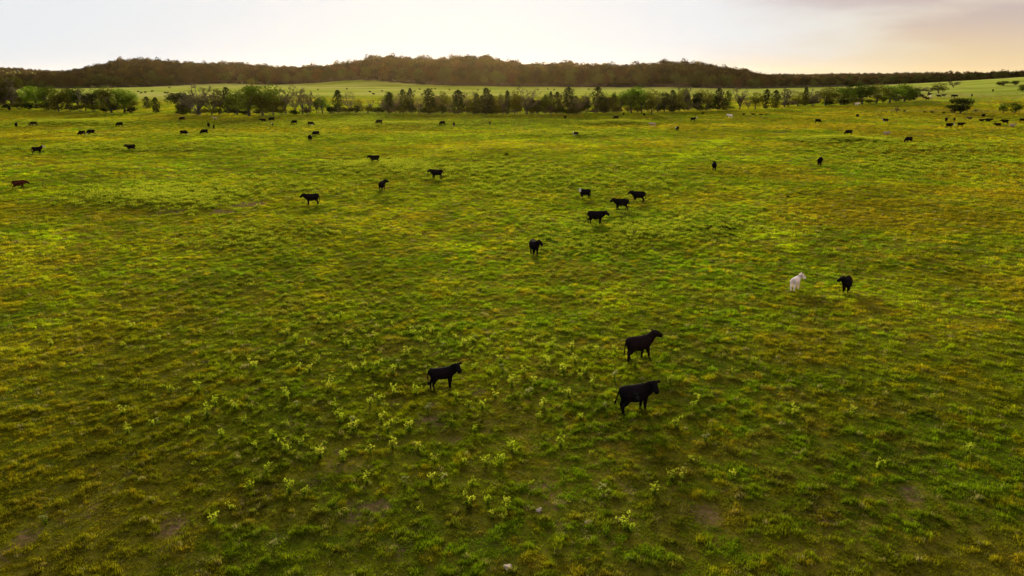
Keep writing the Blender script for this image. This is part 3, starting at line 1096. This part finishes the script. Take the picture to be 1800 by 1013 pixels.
# ------------------------------------------------------------------ cattle
def cow_mesh(name, yaw=0.0, head='level', stride=(0, 0, 0, 0), tail=0.0, slim=1.0, leg=1.0, horns=False, lying=False, pitch=0.0):
    """one continuous body: trunk, neck, head, ears, jointed legs and tail fused by a voxel remesh"""
    bm = bmesh.new()

    def loft(secs, n=14):
        rings = []
        for (x, y, z, hh, hw, ax) in secs:
            ring = []
            for k in range(n):
                a = 2 * math.pi * k / n
                c, s = math.cos(a), math.sin(a)
                p = Vector((x, y, z)) + ax[0] * (c * hw) + ax[1] * (s * hh)
                ring.append(bm.verts.new(p))
            rings.append(ring)
        for a, b in zip(rings[:-1], rings[1:]):
            for k in range(n):
                m = (k + 1) % n
                bm.faces.new((a[k], a[m], b[m], b[k]))
        bm.faces.new(rings[0][::-1])
        bm.faces.new(rings[-1])

    def limb(pts, n=10, flat_=1.0):
        """pts: (x,y,z,r); cross-section across the run of the limb"""
        P = [Vector(p[:3]) for p in pts]
        secs = []
        for k, p in enumerate(pts):
            d = (P[min(k + 1, len(P) - 1)] - P[max(k - 1, 0)]).normalized()
            u = d.cross(Vector((0, 1, 0)))
            if u.length < .2:
                u = d.cross(Vector((1, 0, 0)))
            u.normalize()
            v = d.cross(u).normalized()
            secs.append((p[0], p[1], p[2], p[3] * flat_, p[3], (u, v)))
        loft(secs, n)

    X, Y, Z = Vector((1, 0, 0)), Vector((0, 1, 0)), Vector((0, 0, 1))
    dz = -.42 if lying else 0.0
    up = (leg - 1) * .6 + dz
    s = slim
    trunk = [(-.86, 1.14, .10, .08), (-.82, 1.12, .20, .17), (-.73, 1.07, .31, .27), (-.54, 1.025, .37, .32), (-.27, .985, .395, .36), (0, .965, .405, .375),
             (.26, .975, .40, .35), (.46, 1.0, .395, .31), (.62, 1.02, .36, .26), (.74, 1.04, .27, .19), (.81, 1.05, .15, .10)]
    loft([(x, 0, z + up + (1 - s) * .06, hh * 1.05 * (s * .5 + .5 if s > 1 else s), hw * s * 1.14, (Y, Z)) for x, z, hh, hw in trunk], 18)
    # neck and head
    base = Vector((.56, 0, 1.10 + up))
    if head == 'down':
        poll = Vector((1.10, 0, .60 + up * .6))
        hd = Vector((.28, 0, -1)).normalized()
    elif head == 'up':
        poll = Vector((1.04, 0, 1.50 + up))
        hd = Vector((1, 0, -.38)).normalized()
    elif head == 'alert':
        poll = Vector((.98, 0, 1.47 + up))
        hd = Vector((1, 0, -.75)).normalized()
    elif head == 'low':
        poll = Vector((1.13, 0, 1.12 + up))
        hd = Vector((1, 0, -.75)).normalized()
    else:
        poll = Vector((1.02, 0, 1.33 + up))
        hd = Vector((1, 0, -.62)).normalized()
    rot = Matrix.Rotation(yaw * .55, 3, 'Z')
    rot2 = Matrix.Rotation(yaw, 3, 'Z')
    poll = base + rot @ (poll - base)
    hd = rot2 @ hd
    mid = base.lerp(poll, .5) + Vector((0, 0, -.02))
    nd = (poll - base).normalized()
    side = nd.cross(Z).normalized()
    upv = side.cross(nd).normalized()
    ks = s * .5 + .5
    loft([(base.x - .15, base.y, base.z - .06, .34 * ks, .22 * s, (side, upv)), (base.x + .08 * nd.x, base.y + .08 * nd.y, base.z, .32 * ks, .21 * s, (side, upv)),
          (mid.x, mid.y, mid.z - .03, .295 * ks, .195 * s, (side, upv)), (poll.x, poll.y, poll.z - .02, .205, .155, (side, upv))], 12)
    hs = hd.cross(Z).normalized()
    hu = hs.cross(hd).normalized()

    def hp(a, u=0.0, sd=0.0):
        return poll + hd * a + hu * u + hs * sd
    secs = []
    for a, hh, hw, u in ((-.10, .10, .10, .0), (-.04, .15, .14, -.01), (.08, .165, .15, -.03), (.18, .15, .135, -.035), (.28, .13, .12, -.04), (.37, .125, .125, -.045), (.44, .105, .11, -.05), (.48, .06, .07, -.05)):
        p = hp(a * 1.08, u)
        secs.append((p.x, p.y, p.z, hh * 1.13, hw * 1.16, (hs, hu)))
    loft(secs, 12)
    for sg in (-1, 1):
        e0, e1, e2 = hp(-.02, .07, .09 * sg), hp(-.06, .05, .27 * sg), hp(-.06, -.03, .41 * sg)
        ex = (e2 - e0).normalized()
        ey = hd
        ez = ex.cross(ey).normalized()
        loft([(e0.x, e0.y, e0.z, .04, .045, (ey, ez)), (e1.x, e1.y, e1.z, .04, .10, (ey, ez)), (e2.x, e2.y, e2.z, .03, .04, (ey, ez))], 8)
        if horns:
            h0, h1, h2 = hp(-.07, .08, .07 * sg), hp(-.10, .16, .20 * sg), hp(-.08, .27, .23 * sg)
            limb([(*h0, .045), (*h1, .04), (*h2, .03)], 7)
    # legs: front near/far, hind near/far
    if not lying:
        for k, sg in enumerate((-1, 1)):
            f = stride[k]
            q = leg
            limb([(.46, .16 * sg * s, .95 + up, .18 * ks), (.46 + f * .15, .175 * sg * s, .68 * q, .135), (.47 + f * .45, .17 * sg * s, .40 * q, .080),
                  (.46 + f * .75, .17 * sg * s, .13 * q, .060), (.49 + f * .85, .17 * sg * s, .05, .062), (.51 + f * .87, .17 * sg * s, -.02, .068)])
            b = stride[k + 2]
            limb([(-.58, .16 * sg * s, 1.05 + up, .25 * ks), (-.50 + b * .15, .19 * sg * s, .76 * q, .19), (-.58 + b * .35, .185 * sg * s, .58 * q, .12),
                  (-.71 + b * .55, .18 * sg * s, .44 * q, .080), (-.67 + b * .75, .18 * sg * s, .13 * q, .062), (-.64 + b * .85, .18 * sg * s, .05, .06), (-.62 + b * .87, .18 * sg * s, -.02, .066)])
    else:
        for sg in (-1, 1):
            limb([(.45, .2 * sg, .35, .14), (.62, .28 * sg, .16, .075), (.30, .30 * sg, .07, .06), (.22, .3 * sg, .05, .06)])
            limb([(-.6, .24 * sg, .5, .24), (-.28, .36 * sg, .22, .12), (-.6, .40 * sg, .09, .07), (-.3, .42 * sg, .06, .06)])
    # udder and brisket
    if s >= 1:
        limb([(-.52, 0, .74 + up, .16), (-.45, 0, .60 + up, .14), (-.42, 0, .52 + up, .07)])
    # tail
    tz = up
    limb([(-.76, 0, 1.30 + tz, .05), (-.88, .02 * tail, 1.22 + tz, .045), (-.93, .10 * tail, .92 + tz, .036), (-.93, .22 * tail, .68 + tz, .036), (-.93, .32 * tail, .52 + max(tz, -.4), .055), (-.92, .38 * tail, .38 + max(tz, -.3), .03)], 7)
    bmesh.ops.recalc_face_normals(bm, faces=bm.faces[:])
    me = bpy.data.meshes.new(name + '_rough')
    bm.to_mesh(me)
    bm.free()
    ob = bpy.data.objects.new(name + '_rough', me)
    C.objects.link(ob)
    rm = ob.modifiers.new('r', 'REMESH')
    rm.mode = 'VOXEL'
    rm.voxel_size = 0.024
    sm = ob.modifiers.new('s', 'SMOOTH')
    sm.iterations = 2
    sm.factor = .5
    dc = ob.modifiers.new('d', 'DECIMATE')
    dc.ratio = .45
    dg = bpy.context.evaluated_depsgraph_get()
    me2 = bpy.data.meshes.new_from_object(ob.evaluated_get(dg))
    me2.name = name
    bpy.data.objects.remove(ob)
    bpy.data.meshes.remove(me)
    me2.materials.clear()
    me2.materials.append(M['coat'])
    n = len(me2.vertices)
    co = np.zeros(n * 3, np.float32)
    me2.vertices.foreach_get('co', co)
    co = co.reshape(-1, 3)
    rel = co - np.array(poll)
    a = rel @ np.array(hd)
    u = rel @ np.array(hu)
    sd_ = rel @ np.array(hs)
    face = sstep(a, -.05, .03) * sstep(np.abs(sd_), .19, .13) * sstep(a, .62, .56) * sstep(np.abs(u), .3, .22)
    attr(me2, 'm_face', face)
    belly = sstep(co[:, 2] - up, .66, .56) * sstep(np.abs(co[:, 0] - .1), .75, .55)
    attr(me2, 'm_belly', belly)
    fl = np.exp(-((co[:, 0] + .10 + (co[:, 2] - .95 - up) * .45) / .05) ** 2 - ((co[:, 2] - .98 - up) / .13) ** 2) * (co[:, 1] < 0)
    attr(me2, 'm_flank', np.clip(fl * 1.4, 0, 1))
    attr(me2, 'm_shoulder', sstep(co[:, 0], .35, .55) * sstep(co[:, 0], 1.0, .75) * sstep(co[:, 2] - up, .9, 1.05))
    attr(me2, 'm_hoof', sstep(co[:, 2], .09, .05))
    me2.polygons.foreach_set('use_smooth', np.ones(len(me2.polygons), bool))
    me2.update()
    return me2


W0 = (0.0, 0.0, 0.0, 0.0)
W1 = (.22, -.18, -.20, .22)
W2 = (-.12, .14, .2, -.14)
COW = {
    'stand': cow_mesh('cow_standing', 0, 'level', (.03, -.05, .05, -.08), .2),
    'right': cow_mesh('cow_looking_right', R(-92), 'alert', (.04, -.06, -.06, .10), .9),
    'left': cow_mesh('cow_looking_left', R(62), 'alert', (-.05, .05, .08, -.08), -.3),
    'slightr': cow_mesh('cow_head_turned', R(-28), 'level', W2, .1),
    'slightl': cow_mesh('cow_head_turned_left', R(28), 'level', W2, -.1),
    'graze': cow_mesh('cow_grazing', R(8), 'down', (.12, -.16, .1, -.1), .2),
    'low': cow_mesh('cow_head_low', 0, 'low', W1, .1),
    'walk': cow_mesh('cow_walking_head_high', R(-12), 'up', W1, .3),
    'calf': cow_mesh('calf_looking_right', R(-78), 'alert', (-.02, .03, .12, -.06), -.3, slim=.86, leg=1.06),
    'calfs': cow_mesh('calf_standing', 0, 'level', W2, .1, slim=.84, leg=1.06),
    'horned': cow_mesh('horned_young_cow', R(-50), 'level', (.10, -.10, .05, -.12), .35, slim=.80, leg=1.06, horns=True),
    'lying': cow_mesh('cow_lying', R(15), 'level', W0, .2, lying=True),
}
BLACK = (.0075, .0055, .0065)
DKBR = (.013, .0075, .0075)
RED = (.060, .016, .010)
CREAM = (.40, .33, .22)
WHITE = (.80, .73, .69)
GREY = (.07, .05, .035)


def cow(px, py, pose, head, coat, label, group, size=1.0, name='cow', **mark):
    """heading in degrees: 0 faces right across the view, 90 away from the viewer, 180 left, 270 towards the viewer"""
    x, y, z = at(px, py)
    o = link(name, COW[pose])
    o.location = (x, y, z - .02)
    o.rotation_euler = (0, 0, R(head) - math.atan2(x, y))
    o.scale = (size * .96, size, size)
    o.color = (*coat, 1.0)
    for k in ('white_face', 'white_belly', 'pale_flank', 'dark_shoulder'):
        o[k] = float(mark.get(k, 0.0))
    tag(o, label, 'calf' if name == 'calf' else 'cow', group)
    return o


G1 = 'cattle in the near pasture'
G2 = 'cattle in the middle of the pasture'
G3 = 'cattle near the tree row'
G4 = 'cattle gathered at the far right of the pasture'
G5 = 'cattle far off beyond the tree row'
# near
cow(778, 684, 'calf', 16, BLACK, 'slim black young cow standing sideways among yellow weeds, head turned to viewer', G1, .86)
cow(1122, 632, 'walk', 34, DKBR, 'brownish black cow walking away to the right with head held high', G1, 1.0)
cow(1115, 724, 'right', 30, BLACK, 'big black cow nearest the viewer with a pale streak on its flank, looking back', G1, 1.0, pale_flank=1)
cow(1397, 511, 'horned', 72, WHITE, 'white horned young cow seen from behind beside a black one', G1, .78, dark_shoulder=.35)
cow(1487, 515, 'right', 264, BLACK, 'black cow facing the viewer, right of the white horned one', G1, .86)
cow(939, 449, 'left', 282, BLACK, 'black cow facing the viewer alone in the centre of the pasture', G1, .98)
# middle
cow(1047, 395, 'slightr', 4, BLACK, 'black cow standing sideways facing right, lowest of the group of four', G2, 1.06)
cow(1092, 370, 'slightl', 176, BLACK, 'black cow facing left in the middle of the group of four', G2, 1.0)
cow(1122, 356, 'slightl', 166, BLACK, 'black cow facing left, rightmost of the group of four', G2, 1.0)
cow(1028, 350, 'left', 205, BLACK, 'black cow with a white face, leftmost of the group of four', G2, .92, white_face=1)
cow(549, 361, 'stand', 182, BLACK, 'black cow standing sideways facing left beside the bare earth patch', G2, 1.02)
cow(672, 336, 'right', 75, BLACK, 'black cow seen from behind with its head turned to the right', G2, 1.0)
cow(768, 315, 'slightl', 172, BLACK, 'black cow facing left, alone right of the one seen from behind', G2, 1.08)
cow(659, 287, 'slightl', 176, BLACK, 'black cow facing left behind a patch of yellow weeds', G2, 1.0)
cow(34, 333, 'low', -2, RED, 'red brown cow with lowered head walking right near the left edge', G2, .92)
cow(66, 271, 'walk', 0, BLACK, 'black cow with a white face walking right near the left edge', G2, 1.06, white_face=1)
cow(231, 266, 'slightl', 178, BLACK, 'black cow facing left on a low yellow ridge at left', G2, 1.02)
cow(1255, 300, 'stand', 92, BLACK, 'black cow seen end-on in the open grass right of centre', G2, 1.0)
cow(1440, 292, 'left', 265, BLACK, 'black cow seen end-on, nearest in the right half of the field', G2, 1.04)
cow(1597, 251, 'graze', 215, BLACK, 'black cow grazing below the two bushy fence trees at right', G2, 1.0)
cow(1492, 238, 'graze', 160, BLACK, 'black cow grazing behind the weedy mound at right', G2, 1.0)
cow(545, 249, 'left', 255, BLACK, 'black cow facing the viewer, nearer one of the pair left of centre', G2, 1.02)
cow(556, 240, 'graze', 190, BLACK, 'black cow grazing, farther one of the pair left of centre', G2, .98)
cow(1012, 240, 'left', 200, BLACK, 'black cow with white head and belly in front of the low ridge', G2, .82, white_face=1, white_belly=1)
cow(323, 239, 'graze', 8, BLACK, 'black cow grazing to the right, first of the row right of the left grove', G3, 1.0, white_face=1)
cow(360, 237, 'graze', 185, BLACK, 'black cow grazing to the left below a cow and calf', G3, 1.0)
cow(367, 225, 'stand', 95, BLACK, 'black cow seen end-on beside a small black calf', G3, 1.0)
cow(376, 227, 'calfs', 80, BLACK, 'small black calf seen end-on beside a black cow', G3, .72, 'calf')
cow(145, 239, 'graze', 195, BLACK, 'left one of two black cows grazing side by side', G3, .95)
cow(161, 238, 'graze', 180, BLACK, 'right one of two black cows grazing side by side', G3, 1.05, white_face=1)
cow(211, 223, 'graze', 182, BLACK, 'black cow grazing at the right end of the weedy mound on the left', G3, 1.0)
cow(60, 222, 'graze', 178, BLACK, 'black cow grazing at the left end of the weedy mound on the left', G3, 1.0)
cow(29, 224, 'stand', 80, BLACK, 'black cow seen end-on closest to the left edge below the grove', G3, .95)
cow(17, 195, 'stand', 120, BLACK, 'small dark cow close under the left grove', G3, .95)
cow(321, 213, 'graze', 165, BLACK, 'black cow below the dark tree at the meadow gap', G3, 1.0)
cow(378, 211, 'calfs', 180, CREAM, 'tiny pale calf below the brown twiggy trees', G3, .75, 'calf')
cow(463, 214, 'lying', 180, BLACK, 'black cow lying below the big green trees', G3, 1.05)
cow(478, 214, 'graze', 185, BLACK, 'black cow grazing above a white-faced calf', G3, 1.05)
cow(479, 222, 'calfs', 262, BLACK, 'small black calf with a white face below a grazing cow', G3, .75, 'calf', white_face=1)
cow(518, 219, 'graze', 170, BLACK, 'black cow grazing left of another, below the thin bare trees', G3, .95)
cow(546, 222, 'graze', 5, BLACK, 'black cow with a white belly below the small bright green tree', G3, .98, white_belly=1)
cow(667, 219, 'graze', 183, BLACK, 'black cow grazing alone on the yellow mound under the tree row', G3, 1.05)
cow(778, 221, 'graze', 200, BLACK, 'left one of two black cows close together below the middle tree row', G3, 1.0)
cow(798, 224, 'calfs', 95, BLACK, 'right one of two black cows close together below the middle tree row', G3, 1.0, white_belly=1)
cow(861, 221, 'calfs', 268, DKBR, 'small dark brown calf alone right of the two black cows', G3, .9, 'calf')
cow(993, 210, 'calfs', 60, BLACK, 'small black calf below the tall pointed cedar', G3, .85, 'calf')
cow(1083, 211, 'graze', 160, BLACK, 'black cow grazing behind the pale weedy mound', G3, 1.0)
cow(1147, 224, 'stand', 186, CREAM, 'cream coloured cow right of the pale weedy mound', G3, 1.0)
cow(1190, 231, 'calfs', 250, DKBR, 'dark brown calf with a white side standing end-on', G3, .95, 'calf', white_face=1)
cow(1218, 214, 'walk', 10, BLACK, 'black cow standing sideways below the tall brown tree', G3, 1.0, white_face=1)
cow(1283, 208, 'stand', 182, WHITE, 'white cow standing sideways by a line of low bushes', G3, 1.0)
cow(1437, 217, 'graze', 10, BLACK, 'black cow grazing below the right grove', G3, 1.0)
cow(1507, 207, 'graze', 60, BLACK, 'black cow at the dark hollow left of the fence', G3, .95)
cow(1556, 216, 'stand', 200, BLACK, 'black cow with white face alone below the small fence shrub', G3, .98, white_face=1, white_belly=1)
cow(1558, 237, 'lying', 10, CREAM, 'small cream calf lying in the grass at right', G3, .85, 'calf')
# right-hand bunch
cow(1668, 226, 'slightr', 4, BLACK, 'black cow with a white face standing left of another black cow', G4, 1.12, white_face=1)
cow(1688, 224, 'stand', 2, BLACK, 'black cow standing right of the white-faced one', G4, 1.02)
cow(1663, 214, 'graze', 80, DKBR, 'dark brown cow below the bushy fence tree', G4, 1.0)
cow(1677, 214, 'calfs', 75, BLACK, 'small black calf right of the dark brown cow', G4, .85, 'calf')
cow(1705, 210, 'lying', 170, GREY, 'greyish tan cow lying down between two bunches', G4, .95)
cow(1728, 207, 'stand', 60, BLACK, 'black cow standing behind two lying ones', G4, .95)
cow(1725, 214, 'lying', 20, DKBR, 'brown cow lying left of a black one', G4, .95)
cow(1737, 214, 'lying', 10, BLACK, 'black cow lying close to a brown one', G4, 1.1)
cow(1754, 222, 'lying', 190, DKBR, 'dark brown cow lying at the left of three in a line', G4, 1.0)
cow(1766, 219, 'stand', 180, BLACK, 'black cow standing between a dark brown and a cream one', G4, 1.1)
cow(1779, 223, 'lying', 5, CREAM, 'cream cow lying at the right of three in a line', G4, .9)
cow(1797, 216, 'stand', 10, BLACK, 'black cow cut by the right edge of the picture', G4, 1.05)
# beyond the tree row
for px, py, hd_ in ((1620, 172, 0), (1625, 175, 170), (1633, 169, 20), (1630, 177, 0), (1650, 172, 180), (1658, 171, 0), (1675, 172, 10), (1680, 172, 170), (1708, 171, 90), (1745, 162, 90)):
    cow(px, py, 'stand', hd_, BLACK, 'tiny black cow on the yellow field behind the right fence', G5 + ' on the right', 1.25)
cow(1635, 173, 'stand', 90, WHITE, 'tiny white cow among black ones on the yellow field behind the right fence', G5, 1.2)
cow(1506, 186, 'stand', 10, WHITE, 'tiny white cow alone below the right grove', G5, 1.0)
for px, py in ((243, 163), (248, 165), (256, 164), (268, 162), (290, 165), (295, 165), (302, 167), (298, 156), (559, 159), (610, 158), (650, 163), (657, 167.5), (672, 162),
               (729, 162), (738, 158.5), (742, 168), (747, 161.5), (759, 158), (765, 157.5), (790, 159.5), (840, 160), (861, 162), (945, 159.5), (963, 158), (974, 159.5), (1035, 159)):
    cow(px, py, random.choice(['stand', 'graze']), random.choice([0, 10, 180, 170, 60]), BLACK, 'tiny dark cow grazing on the pale far meadow beyond the trees', G5 + ' on the far meadow', 1.05)


# ------------------------------------------------------------------ flowering weeds
def weed_meshes(seed, seedy=False):
    g = np.random.default_rng(seed)
    V, F, LP, FP = [], [], [], []
    n = g.integers(4, 8)
    for k in range(n):
        a = g.uniform(0, 6.28)
        h = g.uniform(.32, .62)
        o_ = np.array([math.cos(a), math.sin(a), 0]) * g.uniform(.05, .24)
        b = np.array([g.normal(0, .03), g.normal(0, .03), -.03])
        m = b + o_ * .4 + np.array([0, 0, h * .6])
        e = b + o_ + np.array([0, 0, h])
        tube(V, F, b, m, .009, .007, 4)
        tube(V, F, m, e, .007, .005, 4)
        for q in range(7):
            LP.append(b + (m - b) * g.uniform(.2, 1) + g.normal(0, .035, 3))
        for q in range(3):
            e2 = m + (e - m) * g.uniform(.4, 1) + g.normal(0, .05, 3)
            tube(V, F, m + (e - m) * .3, e2, .005, .004, 3)
            for z in range(5):
                FP.append(e2 + g.normal(0, .024, 3))
        for z in range(10):
            FP.append(e + g.normal(0, .032, 3))
    LV, LF = leaf_quads(g, np.array(LP), .10)
    AV = np.vstack([np.array(V), LV])
    fol = mesh_np('weed_foliage', AV, [np.array(F), LF + len(V)], [M['weed_leaf']])
    FV, FF = leaf_quads(g, np.array(FP), .05, .3)
    flo = mesh_np('weed_flowers', FV, FF, [M['weed_seed' if seedy else 'weed_flower']])
    return fol, flo


weeds = [weed_meshes(400 + k) for k in range(6)]
seedy = [weed_meshes(420 + k, True) for k in range(2)]
# (column, row) of plants picked out one by one
WEED_PX = [(468, 834), (440, 862), (404, 898), (378, 924), (483, 966), (562, 806), (602, 812), (652, 798), (683, 760), (623, 760), (563, 806), (530, 785), (505, 705), (525, 718),
           (693, 694), (665, 710), (651, 715), (583, 672), (576, 690), (525, 652), (620, 655), (730, 696), (753, 730), (775, 738), (803, 706), (824, 716), (848, 720), (795, 748), (835, 760),
           (762, 815), (758, 852), (785, 855), (830, 856), (880, 820), (858, 888), (888, 915), (866, 912), (893, 898), (812, 818), (855, 818), (712, 856), (645, 850), (510, 868), (535, 872),
           (822, 890), (720, 760), (690, 790), (735, 792), (670, 745), (625, 748), (598, 745), (590, 720), (500, 700), (560, 640), (545, 655), (640, 650), (665, 650), (690, 660), (700, 645),
           (610, 610), (660, 600), (690, 575), (655, 565), (725, 590), (745, 585), (715, 625), (770, 600), (782, 612), (800, 598), (815, 610), (760, 588), (740, 605), (790, 585), (830, 603),
           (830, 620), (855, 612), (835, 600), (883, 598), (884, 620), (910, 612), (940, 605), (970, 612), (1005, 615), (1028, 620), (880, 640), (885, 655), (960, 640), (965, 650), (990, 658),
           (1010, 640), (1050, 625), (1080, 618), (1030, 658), (1018, 665), (1080, 672), (1042, 680), (1117, 648), (1178, 675), (1225, 708), (1183, 845), (1150, 870), (1200, 845), (1290, 845),
           (1062, 875), (1105, 934), (1100, 931), (985, 785), (905, 800), (900, 795), (1214, 812), (1190, 756), (1220, 720), (1240, 780), (1288, 660), (1395, 735), (1500, 730), (1545, 825), (1700, 800),
           (380, 715), (412, 722), (365, 735), (280, 745), (268, 750), (330, 748), (390, 770), (430, 745), (450, 790), (480, 770), (500, 795), (225, 762), (80, 922), (215, 730), (350, 690), (300, 690),
           (230, 580), (185, 520), (90, 610), (280, 600), (410, 640), (420, 560), (480, 630), (445, 650), (520, 600), (475, 570), (560, 570), (600, 560), (540, 610), (505, 590),
           (930, 700), (955, 720), (1000, 700), (945, 740), (1020, 740), (870, 700), (900, 680), (920, 660), (940, 680), (1060, 720), (860, 660), (835, 650)]
npick = 0
LAB_W = 'yellow-green flowering weed standing in the near pasture grass'
LAB_S = 'pale whitish weed gone to seed in the near pasture grass'
for k, (px, py) in enumerate(WEED_PX):
    x, y, z = at(px, py)
    pale = k % 9 == 4
    fol, flo = seedy[k % 2] if pale else weeds[k % 6]
    root = link('pale_weed' if pale else 'flowering_weed', None)
    root.empty_display_size = .1
    root.location = (x, y, z)
    root.rotation_euler = (0, 0, random.uniform(0, 6.28))
    s_ = random.uniform(.62, 1.1)
    root.scale = (s_, s_, s_ * random.uniform(.85, 1.1))
    link('foliage', fol, root)
    link('flower_heads', flo, root)
    tag(root, LAB_S if pale else LAB_W, 'weed', 'pale seeding weeds in the near pasture' if pale else 'flowering weeds in the near pasture')


# weeds too far and small to pick apart: patches of blossom on the mounds and across the middle of the field
def flower_clump(seed):
    g = np.random.default_rng(seed)
    P = g.normal(0, 1, (40, 3)) * np.array([.22, .22, .07]) + np.array([0, 0, .34])
    V, F = leaf_quads(g, P, .085, .3)
    P2 = g.normal(0, 1, (40, 3)) * np.array([.22, .22, .08]) + np.array([0, 0, .18])
    V2, F2 = leaf_quads(g, P2, .14)
    return mesh_np('weed_patch%d' % seed, np.vstack([V, V2]), np.vstack([F, F2 + len(V)]), [M['patch_flower'], M['weed_leaf']],
                   np.concatenate([np.zeros(len(F)), np.ones(len(F2))]))


def build_patches():
    X, Y = [], []
    for px, py, sx, sy, n in ((270, 352, 75, 10, 700), (330, 345, 60, 9, 300), (440, 420, 60, 14, 260), (680, 292, 60, 6, 700), (640, 300, 50, 5, 200), (1130, 405, 90, 16, 520), (1050, 430, 60, 10, 160),
                              (1085, 216, 36, 1.8, 800), (1480, 247, 42, 2.4, 850), (125, 216, 60, 2.2, 700), (620, 222, 130, 4, 700), (700, 219, 60, 2, 300), (1010, 237, 70, 3, 320), (440, 240, 160, 3, 600),
                              (170, 263, 140, 3, 420), (880, 300, 120, 10, 420), (1000, 330, 150, 14, 260), (1600, 262, 150, 8, 600), (1650, 290, 120, 12, 400), (700, 580, 190, 45, 150), (560, 480, 260, 40, 90),
                              (950, 610, 180, 40, 130), (1200, 470, 250, 40, 90), (500, 330, 160, 14, 240), (1250, 390, 120, 14, 160), (300, 640, 220, 60, 70), (850, 680, 250, 60, 90), (650, 720, 180, 60, 90), (700, 620, 220, 50, 150), (700, 860, 200, 60, 50), (450, 800, 160, 70, 40), (1050, 640, 120, 40, 50), (1660, 208, 180, 3, 200), (300, 215, 250, 5, 500)):
        for k in range(n):
            x, y = flat(random.gauss(px, sx), min(random.gauss(py, sy), 900) if py > 300 else max(200, random.gauss(py, sy)))
            X.append(x)
            Y.append(y)
    X, Y = np.array(X), np.array(Y)
    n = len(X)
    r = np.hypot(X, Y)
    s = rng.uniform(.6, 1.2, n) * np.interp(r, [30, 60, 120, 300], [.32, .55, 1.1, 1.9])
    return scatter('weed_patches', np.column_stack([X, Y, ground(X, Y)]), np.ones((n, 3)), np.column_stack([s, s, np.minimum(s, 1.15)]), rng.uniform(0, 6.28, n),
                   rng.integers(0, 3, n), [flower_clump(500 + k) for k in range(3)], 'patches of yellow-green weeds in bloom across the mounds and the field', 'weeds')


build_patches()

# ------------------------------------------------------------------ stones in the grass
for px, py, s_, lab in ((893, 999, .17, 'pinkish stone at the bottom edge of the near pasture'), (948, 898, .13, 'pale pinkish stone left of another in the near grass'),
                        (1034, 919, .13, 'pinkish stone right of another in the near grass')):
    g = np.random.default_rng(int(px))
    bm = bmesh.new()
    bmesh.ops.create_icosphere(bm, subdivisions=3, radius=1)
    sd_ = g.uniform(0, 10)
    for v in bm.verts:
        n_ = v.co.normalized()
        k_ = 1 + .22 * math.sin(n_.x * 3 + sd_) * math.cos(n_.y * 4 + sd_) + .12 * math.sin(n_.z * 7 + n_.x * 5 + sd_)
        v.co = Vector((n_.x * 1.0, n_.y * .75, n_.z * .45)) * k_
    me = bpy.data.meshes.new('stone')
    bm.to_mesh(me)
    bm.free()
    me.materials.append(M['stone'])
    x, y, z = at(px, py)
    o = link('stone', me)
    o.location = (x, y, z + s_ * .10)
    o.rotation_euler = (0, 0, random.uniform(0, 6))
    o.scale = (s_, s_, s_)
    tag(o, lab, 'stone', 'stones lying in the near pasture')

# ------------------------------------------------------------------ haze over the land
hb = bmesh.new()
bmesh.ops.create_cube(hb, size=1.0)
hm = bpy.data.meshes.new('haze')
hb.to_mesh(hm)
hb.free()
m_, t_, o_ = new_mat('evening_haze')
pv = t_.node('ShaderNodeVolumePrincipled')
pv.inputs['Color'].default_value = rgb(0.97, 0.62, 0.36)
pv.inputs['Density'].default_value = 0.0000065
pv.inputs['Anisotropy'].default_value = 0.78
t_.l.new(pv.outputs[0], o_.inputs['Volume'])
hm.materials.append(m_)
ho = link('haze', hm)
ho.scale = (18400, 18400, 90)
ho.location = (0, 0, 36)
tag(ho, kind='stuff')
